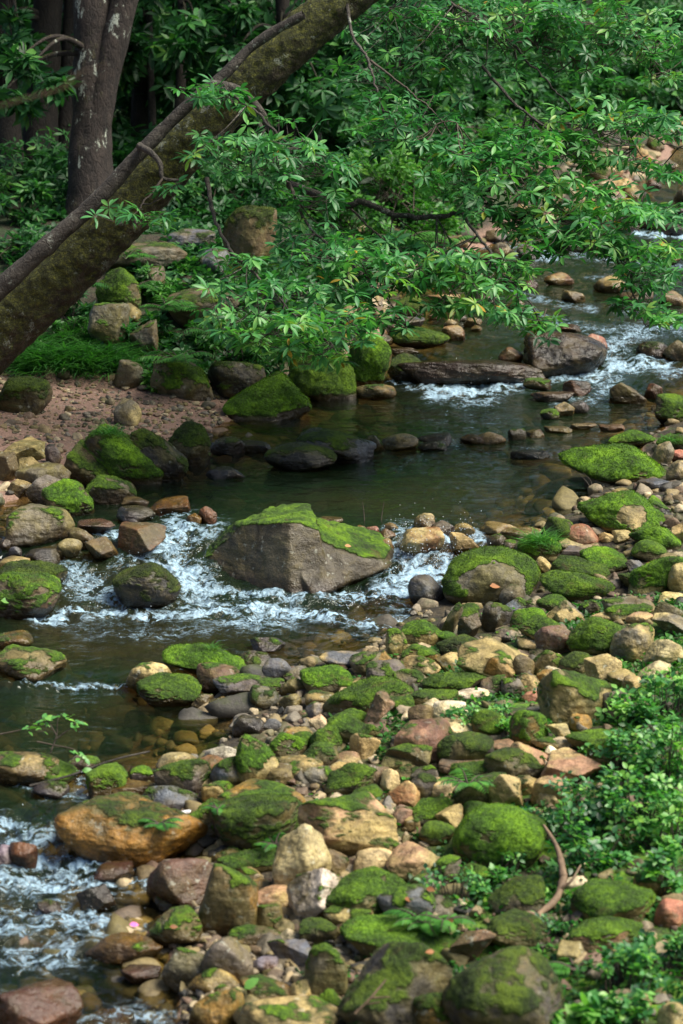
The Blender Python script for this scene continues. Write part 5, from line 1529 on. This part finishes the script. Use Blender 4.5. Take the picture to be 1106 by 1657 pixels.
# ------------------------------------------------------------------ shrubs and undergrowth
def shrub(cx, cy, rx, ry, d, n, label, mat, leaf, tone=.5, tpl=LEAF_MD, nl=(4, 7), nm="shrub", cat="shrub", group="shrubs on the left bank", clumps=None, depth=.8, on=None):
    rg = np.random.default_rng(int(cx * 3 + cy * 17 + d * 31) % 99991)
    b0 = hit(cx, cy + ry * .9, False); d = (b0 - CAM) @ FW; c = at_depth(cx, cy, d); leaf = leaf * max(1.0, d / 24)
    n = int(n * 1.9); leaf *= .8
    t = empty(nm, b0, label, cat, group)
    r = np.array([rx, depth * rx, ry]) * d / F
    C = crown_pts(rg, n, c, r, clumps or max(4, n // 16))
    C[:, 2] = np.maximum(C[:, 2], ground(C[:, 0], C[:, 1]) + .02)
    lb = Bag(); whorls(lb, C, rg, leaf, nl, tpl, tone, .17, .6, (-.4, .35))
    sb = Bag()
    for k in range(min(40, max(5, n // 8))):
        e = C[rg.integers(0, n)]; s = b0 + np.array([rg.normal() * r[0] * .25, rg.normal() * r[1] * .25, 0])
        Q = resample(smooth_path([s, (s + e) / 2 + np.array([0, 0, .12 * r[2]]), e], 5), 9)
        V, Fq = tube(Q, taper(Q, max(.003, .012 * r[0]), .0015), 5); sb.add(V, Fq)
    sb.build("stems", M_TWIG, t, b0); lb.build("foliage", mat, t, b0)
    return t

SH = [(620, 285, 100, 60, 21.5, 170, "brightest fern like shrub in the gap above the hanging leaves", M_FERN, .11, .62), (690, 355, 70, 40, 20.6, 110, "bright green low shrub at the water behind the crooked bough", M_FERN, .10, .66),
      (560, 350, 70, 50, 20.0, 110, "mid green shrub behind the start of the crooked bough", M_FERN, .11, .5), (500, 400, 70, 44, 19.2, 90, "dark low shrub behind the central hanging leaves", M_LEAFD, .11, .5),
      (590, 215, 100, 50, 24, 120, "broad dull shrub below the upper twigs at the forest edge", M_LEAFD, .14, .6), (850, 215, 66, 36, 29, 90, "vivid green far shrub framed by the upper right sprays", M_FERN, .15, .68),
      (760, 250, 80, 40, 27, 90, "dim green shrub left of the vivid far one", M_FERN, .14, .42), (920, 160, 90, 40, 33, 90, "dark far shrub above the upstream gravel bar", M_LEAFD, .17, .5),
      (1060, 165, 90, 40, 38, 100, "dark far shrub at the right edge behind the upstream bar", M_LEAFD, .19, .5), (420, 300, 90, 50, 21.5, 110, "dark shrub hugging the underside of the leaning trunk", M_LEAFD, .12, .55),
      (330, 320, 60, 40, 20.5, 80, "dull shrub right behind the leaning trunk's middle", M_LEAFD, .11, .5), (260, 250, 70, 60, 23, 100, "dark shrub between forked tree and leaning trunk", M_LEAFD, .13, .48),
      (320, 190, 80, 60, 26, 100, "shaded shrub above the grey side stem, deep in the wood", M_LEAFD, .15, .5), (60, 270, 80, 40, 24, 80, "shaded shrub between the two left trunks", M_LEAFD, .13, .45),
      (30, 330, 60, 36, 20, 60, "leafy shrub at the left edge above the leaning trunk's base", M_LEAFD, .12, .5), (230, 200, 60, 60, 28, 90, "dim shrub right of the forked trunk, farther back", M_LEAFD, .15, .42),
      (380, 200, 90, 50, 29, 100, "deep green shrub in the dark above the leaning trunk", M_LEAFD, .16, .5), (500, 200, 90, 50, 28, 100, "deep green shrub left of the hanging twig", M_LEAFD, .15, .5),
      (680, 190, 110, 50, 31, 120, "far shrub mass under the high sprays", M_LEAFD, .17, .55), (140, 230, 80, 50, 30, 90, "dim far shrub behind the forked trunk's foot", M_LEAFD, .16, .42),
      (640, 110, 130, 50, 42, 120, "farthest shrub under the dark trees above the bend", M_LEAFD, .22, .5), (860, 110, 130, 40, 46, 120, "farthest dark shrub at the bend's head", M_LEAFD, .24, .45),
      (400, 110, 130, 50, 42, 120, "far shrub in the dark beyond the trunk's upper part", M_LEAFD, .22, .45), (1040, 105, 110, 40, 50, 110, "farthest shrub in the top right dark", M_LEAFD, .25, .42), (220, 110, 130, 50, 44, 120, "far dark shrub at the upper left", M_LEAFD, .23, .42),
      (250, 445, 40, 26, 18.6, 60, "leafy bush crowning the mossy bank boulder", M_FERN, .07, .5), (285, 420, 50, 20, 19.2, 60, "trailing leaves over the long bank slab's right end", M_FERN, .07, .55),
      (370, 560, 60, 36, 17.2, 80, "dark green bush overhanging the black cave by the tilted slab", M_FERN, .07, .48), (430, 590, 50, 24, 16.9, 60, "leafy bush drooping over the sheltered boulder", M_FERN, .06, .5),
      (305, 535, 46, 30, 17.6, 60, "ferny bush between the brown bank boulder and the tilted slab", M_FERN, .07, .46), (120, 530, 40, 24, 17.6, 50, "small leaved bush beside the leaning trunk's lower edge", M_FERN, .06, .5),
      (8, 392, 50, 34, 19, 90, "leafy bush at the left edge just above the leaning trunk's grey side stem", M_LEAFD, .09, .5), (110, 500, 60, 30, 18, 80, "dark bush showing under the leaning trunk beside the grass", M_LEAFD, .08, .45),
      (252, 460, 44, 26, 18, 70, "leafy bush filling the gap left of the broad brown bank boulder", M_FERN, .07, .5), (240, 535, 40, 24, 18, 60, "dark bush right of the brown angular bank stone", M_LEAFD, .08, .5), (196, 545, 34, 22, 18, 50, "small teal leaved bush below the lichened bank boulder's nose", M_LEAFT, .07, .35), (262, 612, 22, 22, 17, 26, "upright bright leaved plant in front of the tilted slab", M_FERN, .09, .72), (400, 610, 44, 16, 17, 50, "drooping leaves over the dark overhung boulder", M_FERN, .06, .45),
      (180, 560, 36, 24, 17.4, 40, "dark bush below the lichened bank boulder", M_FERN, .06, .42), (500, 560, 60, 24, 16.9, 70, "leafy bush on the waterline boulder below the lowest leaves", M_FERN, .06, .52)]
for s in SH:
    shrub(*s[:6], s[6], s[7], s[8], s[9])

# ferns
def fern(px, py, d, size, n, label, tone=.5, nm="fern", on_px=True, group="ferns on the banks", mat=None):
    rg = np.random.default_rng(int(px * 5 + py * 11) % 99991)
    b0 = at_depth(px, py, d); b0[2] = max(b0[2], gz(b0[0], b0[1])) if not on_px else b0[2]
    t = empty(nm, b0, label, 'fern', group)
    lb, sb = Bag(), Bag()
    for k in range(n):
        az = rg.uniform(0, 6.28); L = size * rg.uniform(.6, 1.1); h = rg.uniform(.35, .8)
        dv = np.array([math.cos(az), math.sin(az), 0])
        Q = np.array([b0 + dv * L * s * (1 - .12 * s) + np.array([0, 0, 1]) * L * (h * s - .75 * h * s ** 2.2 * 1.1) for s in np.linspace(0, 1, 14)])
        V, Fq = tube(Q, taper(Q, .004, .001), 4); sb.add(V, Fq)
        T = norm(np.gradient(Q, axis=0)); S = norm(np.cross(T, [0, 0, 1.0]))
        m = np.arange(2, 14); sc = L * .24 * np.sin(np.linspace(.35, 1, 12) * math.pi * .93) + .006
        for sg in (-1, 1):
            dr = norm(S[m] * sg + T[m] * .55 + np.array([0, 0, -.12]))
            R = frames(dr, np.repeat([[0, 0, 1.0]], 12, 0) + rg.normal(size=(12, 3)) * .15)
            V, Fq, tt = inst(LEAF_FN, R, Q[m], sc, np.clip(tone + rg.normal(size=12) * .05 + rg.normal() * .08, 0, .85)); lb.add(V, Fq, tt)
    sb.build("stalks", M_TWIG, t, b0); lb.build("fronds", mat or M_FERN, t, b0)

for f in [(290, 585, 17.0, .30, 12, "fern spreading over the dark hollow right of the grass", .52), (345, 545, 17.2, .28, 11, "fern under the brown bank boulder", .48), (270, 500, 17.9, .30, 12, "leafy fern left of the broad brown bank boulder", .55), (430, 560, 16.9, .26, 10, "fern beneath the lowest hanging leaves", .5),
          (215, 470, 18.3, .26, 9, "fern on the mossy rounded bank boulder", .5), (530, 600, 16.8, .24, 9, "fern on the moss boulder next to the golden moss", .55), (390, 420, 19.0, .32, 10, "dim fern between the grey slabs higher up the bank", .42), (560, 560, 16.8, .22, 9, "fern on the crest of the golden moss boulder", .6),
          (650, 395, 20.2, .36, 11, "fern at the shore behind the hanging leaves", .56), (725, 395, 20.4, .34, 10, "fern by the water right of the crooked bough", .6), (130, 470, 18.0, .24, 8, "fern tucked behind the lower trunk", .45), (205, 420, 18.6, .24, 8, "leafy fern on the left end of the long bank slab", .56)]:
    fern(*f)

# grass
def grass(px, py, wpx, hpx, n, h, label, tone=.5, group="grass tufts", d=None, droop=1.0, nm="grass_tuft"):
    rg = np.random.default_rng(int(px * 5 + py * 19) % 99991)
    H = hit(px, py, False) if d is None else at_depth(px, py, d)
    m = ((H - CAM) @ FW) / F
    lb = Bag(); X = H[0] + rg.normal(size=n) * wpx * m * .42; Y = H[1] + rg.normal(size=n) * max(wpx * .35, hpx) * m
    Z = ground(X, Y) if d is None else H[2] - np.abs(X - H[0]) * .35 + 0 * X
    az = rg.uniform(0, 6.28, n); up = rg.uniform(.5, 1.6, n)
    dr = np.stack([np.cos(az), np.sin(az), up], 1)
    R = frames(dr, np.tile([0, 0, 1.0], (n, 1)) + rg.normal(size=(n, 3)) * .1)
    V, Fq, T = inst((LEAF_GR[0] * np.array([1, 1, droop]), LEAF_GR[1]), R, np.stack([X, Y, Z], 1), h * rg.uniform(.5, 1.1, n), np.clip(rg.normal(tone, .14, n), 0, .9))
    lb.add(V, Fq, T); o = lb.build(nm, M_FERN, None, H); tag(o, label, 'grass', group)

for gq in [(60, 590, 60, 8, 900, .26, "dense grass under the leaning trunk's base at the left edge", .42), (120, 595, 60, 8, 900, .28, "long drooping grass behind the gravel beach", .46), (170, 590, 50, 8, 700, .26, "grass clump left of the flat brown bank stone", .42), (30, 560, 50, 8, 500, .24, "dark grass touching the lower edge of the leaning trunk", .38),
           (215, 560, 36, 6, 360, .2, "grass between the lichened boulder and the brown angular one", .42), (130, 555, 50, 8, 500, .22, "grass higher up the bank below the trunk", .45), (330, 600, 30, 6, 220, .16, "sparse grass in the hollow by the tilted slab", .4)]:
    grass(*gq)
def rock_at(px, py, lift=.012):
    dg = bpy.context.evaluated_depsgraph_get(); r = ray(px, py); L = np.linalg.norm(r)
    ok, loc, nrm, *_ = scene.ray_cast(dg, CAM, r / L)
    return (np.array(loc) - CAM) @ FW - lift if ok else 12.0
grass(874, 876, 26, 6, 240, .13, "bright grass tuft growing on the mossy hummock of the right shore", .62, d=rock_at(874, 880, .0))
grass(176, 700, 24, 4, 200, .10, "grass tuft on top of the leaning moss slab", .52, d=rock_at(176, 706, 0))
grass(1085, 712, 18, 3, 120, .08, "small grass tuft at the right edge beside the far moss hump", .66, d=rock_at(1086, 714, 0))
grass(345, 1048, 12, 2, 46, .06, "tiny fern like sprout on the bright moss mound", .66, d=rock_at(345, 1054, 0))

# the undergrowth of the wood: one mass of leaves on the forest floor, thicker in clumps
n = 26000
Y = 20.6 + 50 * rg.random(n) ** 1.7; X = rg.uniform(-1, 1, n) * (.19 * Y + 1.0)
hN = fbm(np.stack([X, Y, 0 * X], 1) * .55 + 4, 3)
Zt = rg.random(n) ** .8 * np.clip(.35 + 1.5 * hN, .12, 1.6) * np.clip((Y - 19) / 6, .3, 1.4)
C = np.stack([X, Y, ground(X, Y) + .02 + Zt], 1)
C = C[(X < LX(Y) - .7) | (X > RX(Y) + .9)]
tn = .5 + .5 * fbm(C * .5 + 31, 2)
lb = Bag()
for q0 in range(3):
    s = (tn > (-9, .36, .62)[q0]) & (tn <= (.36, .62, 9)[q0]); D_ = C[s]
    for z0, z1, Lf in ((0, 27, .085), (27, 38, .12), (38, 99, .18)):
        s2 = (D_[:, 1] >= z0) & (D_[:, 1] < z1)
        if s2.sum(): whorls(lb, D_[s2], rg, Lf, (4, 7), LEAF_MD, (.32, .5, .72)[q0], .14, .6, (-.4, .4))
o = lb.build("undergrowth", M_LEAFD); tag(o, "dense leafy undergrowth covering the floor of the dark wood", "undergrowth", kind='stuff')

# bank cover: one mass of moss tufts and small leaves over the left bank
n = 16000
X = rg.uniform(-2.4, 1.2, n); Y = rg.uniform(17.2, 26, n); k = (X < LX(Y) - .15); X, Y = X[k], Y[k]
lb = Bag(); C = np.stack([X, Y, ground(X, Y) + rg.uniform(.0, .06, len(X))], 1)
keep = fbm(C * 1.6, 3) > -.25
whorls(lb, C[keep], rg, .065, (3, 5), LEAF_OV, .42, .18, .5, (-.1, .6))
o = lb.build("ground_cover", M_LEAFD); tag(o, "small leaved ground cover over the left bank", "ground cover", kind='stuff')
# ------------------------------------------------------------------ near right: shrub, herbs, driftwood
def herb(cx, cy, rx, ry, n, label, leaf=.045, tone=.55, up=.0, tpl=LEAF_OV, nm="herb", cat="plant", group="leafy plants among the cobbles", mat=None, lift=.03, nl=(3, 5)):
    rg = np.random.default_rng(int(cx * 3 + cy * 7) % 99991)
    H = hit(cx, cy + ry, False); d = ((H - CAM) @ FW); m = d / F
    n = int(n * 1.25); rx *= 1.2; ry *= 1.15; leaf *= .66
    t = empty(nm, H, label, cat, group)
    lb, sb = Bag(), Bag()
    C0 = at_depth(cx, cy, d)
    C = crown_pts(rg, n, C0, (rx * m, rx * m * .7, ry * m), max(4, n // 10))
    C[:, 2] = np.maximum(C[:, 2], ground(C[:, 0], C[:, 1]) + lift)
    whorls(lb, C, rg, leaf, nl, tpl, tone + .08, .24, .55, (-.25, .5))
    for k in range(min(46, n // 2 + 2)):
        e = C[rg.integers(0, n)]; s = np.array([e[0] * .6 + H[0] * .4 + rg.normal() * .02, e[1] * .6 + H[1] * .4, 0]); s[2] = gz(s[0], s[1])
        Q = resample(smooth_path([s, (s + e) / 2 + rg.normal(size=3) * .012, e], 4), 8)
        V, Fq = tube(Q, taper(Q, .0028, .0012), 5); sb.add(V, Fq)
    sb.build("stems", M_TWIG, t, H); lb.build("foliage", mat or M_LEAFT, t, H)

for h in [(1065, 1130, 62, 40, 120, "bright shrub at the right edge just below the cream cobble", .052, .55), (1085, 1215, 56, 56, 150, "upright leafy shrub at the right edge beside the pinkish block", .05, .58), (1015, 1215, 60, 40, 110, "low teal shrub over the mossy stones right of the pinkish block", .048, .45),
          (940, 1305, 74, 46, 170, "dark fine leaved shrub spilling left over the cobbles", .042, .34), (1030, 1300, 74, 50, 170, "largest mid green shrub behind the driftwood", .048, .46), (1080, 1330, 50, 50, 110, "yellowish green shrub at the right edge behind the driftwood", .05, .66),
          (950, 1375, 64, 30, 90, "dark shrub hanging over the driftwood's top end", .05, .36), (1075, 1410, 42, 44, 70, "light round leaved plant at the right edge above the dark red boulder", .055, .6),
          (790, 1150, 60, 20, 70, "small bright herb patch beside the whitish cobble", .036, .62), (820, 1178, 40, 16, 30, "pale herb sprig in front of the bright herb patch", .04, .66), (800, 1395, 44, 24, 40, "sparse round leaved herb on the biggest yellow moss mound", .036, .55), (740, 1430, 48, 30, 46, "teal herb right of the large rosy boulder", .038, .5),
          (815, 1412, 22, 22, 18, "single upright herb above the dark mossy ridge", .05, .56), (640, 1548, 34, 18, 26, "herb rooted on the huge dark moss boulder", .032, .52), (825, 1560, 26, 18, 14, "pale sprig growing on the big round boulder's shoulder", .04, .55), (895, 1502, 24, 14, 22, "dark small herb under the driftwood's lower end", .036, .42),
          (870, 1610, 46, 40, 44, "yellow green herb right of the big round boulder", .048, .62), (1000, 1570, 66, 40, 110, "mixed leafy herb patch in the bottom right", .048, .5), (1070, 1545, 56, 34, 90, "dark teal herb at the right edge near the bottom", .046, .36), (930, 1640, 70, 30, 70, "large leaved bright plant at the bottom edge", .085, .68),
          (1040, 1620, 60, 36, 90, "teal leafy plant left of the corner stone", .05, .4), (672, 1632, 18, 12, 12, "tiny teal herb at the foot of the huge dark moss boulder", .036, .42), (485, 625, 26, 12, 40, "round leaved herb on the crown of the beach end boulder", .03, .56), (900, 1455, 30, 14, 16, "yellow green sprig hanging beside the driftwood", .04, .66)]:
    herb(*h)
for f in [(758, 1272, .17, 9, "bright little fern in front of the pinkish slab", .70), (688, 1496, .16, 12, "bright fern tips on the ferny moss ledge", .72), (720, 1492, .13, 8, "second bright fern right on the end of the ferny ledge", .68), (258, 1334, .12, 9, "small fern on the orange boulder's front moss patch", .55), (445, 1368, .13, 8, "small fern in the moss below the dark moss ridge", .58), (930, 1570, .16, 8, "curved fern frond above the bottom right herbs", .6), (352, 1310, .08, 6, "tiny fern on the grey moss topped stone", .62)]:
    fern(f[0], f[1], rock_at(f[0], f[1] + 4, .0), f[2], f[3], f[4], f[5], group="ferns on the banks")

def wood(nm, paths, label, cat, mat, ns=14, rough=.14):
    b = Bag(); o0 = at_depth(*paths[0][0][0])
    for pts, r0, r1 in paths:
        P = resample(px_path(pts, 10), 60); V, Fq = tube(P, taper(P, r0, r1), ns, rough, 14, len(pts)); b.add(V, Fq)
    o = b.build(nm, mat, None, o0); tag(o, label, cat); return o
dd = (hit(870, 1535, False) - CAM) @ FW
wood("driftwood", [([(880, 1335, dd + .6), (902, 1372, dd + .5), (913, 1420, dd + .38)], .005, .015), ([(913, 1420, dd + .38), (900, 1455, dd + .25), (872, 1480, dd + .12), (866, 1500, dd + .08), (884, 1518, dd + .05), (872, 1528, dd + .02), (840, 1538, dd)], .015, .006), ([(905, 1440, dd + .3), (925, 1425, dd + .3), (940, 1400, dd + .35)], .008, .003), ([(872, 1482, dd + .12), (852, 1476, dd + .1), (846, 1486, dd + .1)], .008, .003), ([(884, 1518, dd + .05), (905, 1518, dd + .08), (912, 1530, dd + .08)], .010, .004)],
     "crooked bare brown driftwood root standing among mossy stones at lower right", "driftwood", M_WOOD, 14, .3)
d2 = (hit(590, 1650, False) - CAM) @ FW - .28
wood("dead_twig", [([(575, 1640, d2), (600, 1615, d2), (625, 1585, d2 + .02)], .005, .003), ([(600, 1615, d2), (632, 1613, d2 - .02)], .004, .002), ([(595, 1625, d2), (615, 1622, d2 - .02)], .003, .002)], "bare dead twig leaning against the huge dark moss boulder", "twig", M_WOOD, 8)
wood("dead_twig", [([(-40, 182, 4.6), (40, 160, 4.6), (110, 140, 4.6), (200, 112, 4.55)], .0013, .0008), ([(100, 142, 4.6), (130, 118, 4.6), (180, 104, 4.6)], .0010, .0006)], "out of focus dead twig crossing the forked trunk at top left", "twig", M_WOOD, 8)
wood("dead_twig", [([(-20, 690, 4.4), (40, 680, 4.4), (80, 690, 4.4), (150, 745, 4.4)], .0018, .001), ([(80, 690, 4.4), (84, 630, 4.4), (80, 600, 4.4)], .0016, .001)], "out of focus thin twig in front of the gravel beach", "twig", M_WOOD, 8)
d3 = (hit(150, 1236) - CAM) @ FW
wood("dead_twig", [([(48, 1272, d3 - .3), (110, 1256, d3 - .25), (140, 1245, d3 - .15), (190, 1228, d3 - .1), (242, 1216, d3)], .006, .004), ([(182, 1230, d3 - .1), (178, 1240, d3 - .1)], .004, .003)], "thin grey dead twig lying across the pool's spill at left", "twig", M_BARKG, 8)
d4 = (hit(300, 1318) - CAM) @ FW
wood("dead_twig", [([(287, 1318, d4 - .1), (304, 1314, d4 - .08), (324, 1311, d4 - .06)], .010, .008)], "short pale piece of wood between long grey stone and the grey moss topped one", "twig", mat_plain("pale_wood", (.55, .55, .55), .5), 8)
for i, (pts, lab) in enumerate([([(590, 843), (589, 828), (587, 812)], "bare upright stem in the pool behind the cleft boulder, left one"), ([(617, 843), (619, 828), (622, 810)], "bare upright stem in the pool behind the cleft boulder, right one")]):
    dq = (hit(pts[0][0], pts[0][1]) - CAM) @ FW
    wood("bare_stem", [([(x, y, dq) for x, y in pts], .0035, .0015)], lab, "stem", M_TWIG, 6, 0)
dq = (hit(955, 798) - CAM) @ FW
wood("bare_stem", [([(958, 795, dq), (950, 780, dq), (938, 768, dq)], .003, .0012), ([(960, 796, dq), (956, 778, dq), (944, 765, dq)], .003, .0012)], "two bent bare stems rising in front of the long low green boulder", "stem", M_TWIG, 6, 0)

# the small waterside sprig at left
H = hit(100, 1225); dq = (H - CAM) @ FW - .3
t = empty("sapling", H, "small yellow green sapling standing in the lower pool at left", "plant")
sb, lb = Bag(), Bag(); tips = []
for pts in [[(82, 1218), (92, 1190), (94, 1165), (104, 1152)], [(92, 1195), (112, 1180), (125, 1166)], [(92, 1190), (78, 1168), (70, 1160)], [(60, 1200), (90, 1206), (118, 1212), (130, 1220)], [(-10, 1190), (30, 1182), (62, 1172)]]:
    P = px_path([(x, y, dq) for x, y in pts], 6); V, Fq = tube(P, taper(P, .004, .0015), 5); sb.add(V, Fq); tips += [P[-1], P[-4], P[-1] + np.array([.02, 0, -.01])]
sb.build("stems", M_TWIG, t, H); whorls(lb, np.array(tips), rg, .035, (2, 4), LEAF_OV, .74, .06, .5); lb.build("foliage", M_LEAFT, t, H)

# fallen leaves and a petal
def one_leaf(px, py, d, s, mat, label, tone=.6, nm="fallen_leaf", cat="leaf", up=(0, -.6, .8), dr=(1, .1, 0)):
    p = at_depth(px, py, d); b = Bag()
    V, Fq, T = inst(LEAF_OV, frames(np.array([dr], float), np.array([up], float)), p[None], [s], np.array([tone])); b.add(V, Fq, T)
    o = b.build(nm, mat, None, p); tag(o, label, cat)
one_leaf(793, 948, rock_at(800, 946), .055, M_DRY, "single orange leaf stuck to the grey face of the rounded mossy boulder", .62)
one_leaf(2, 972, rock_at(4, 972, .02), .06, M_LEAFT, "fresh green leaf lying on the brown boulder at the left edge", .8)
one_leaf(396, 1600, rock_at(400, 1600, .02), .06, M_LEAFT, "bright green leaf on the olive stone near the bottom", .8, dr=(.6, .1, .5))
one_leaf(133, 1247, rock_at(138, 1247, .02), .05, M_LEAFT, "bluish green leaf caught at the tiny spill", .75)
one_leaf(210, 1496, (hit(212, 1496) - CAM) @ FW - .05, .035, M_PETAL, "pink petal drifting on the lowest rapids", .5, "petal", "petal")
one_leaf(558, 883, rock_at(560, 883), .035, M_DRY, "pale yellow leaf on the cleft boulder's right shoulder", .95)
for x, y, s, lab in [(655, 1455, .06, "brown curled leaf on top of the smooth purple boulder"), (690, 1437, .06, "reddish brown leaf standing behind the smooth purple boulder"), (735, 1490, .06, "dry brown leaf right of the bright fern tips"), (703, 1540, .05, "small orange dry leaf on the long mossy rock near the bottom"), (385, 1522, .06, "reddish leaf on the flat tan stone beside the upright ochre boulder"), (275, 1500, .05, "dry leaf wedged beside the olive rapids boulder")]:
    one_leaf(x, y, rock_at(x, y, .02), s * .6, M_DRY, lab, rg.uniform(.2, .8), dr=tuple(rg.normal(size=3) * np.array([1, .5, .3])))
# moss and small herbs over the ground between the stones at lower right: one mass
n = 9000
PX, PY = rg.uniform(640, 1110, n), rg.uniform(1090, 1660, n); 
X = rg.uniform(-.2, 1.9, n); Y = rg.uniform(8.0, 12.4, n)
C = np.stack([X, Y, ground(X, Y) + rg.uniform(.0, .03, n)], 1)
k = (X > RX(Y) + .7 + .25 * rg.normal(size=n)) & (fbm(C * 2.2, 3) > -.05)
lb = Bag(); whorls(lb, C[k], rg, .028, (3, 5), LEAF_OV, .42, .2, .5, (.0, .7))
o = lb.build("ground_cover", M_FERN); tag(o, "small herbs and moss shoots over the ground at lower right", "ground cover", kind='stuff')
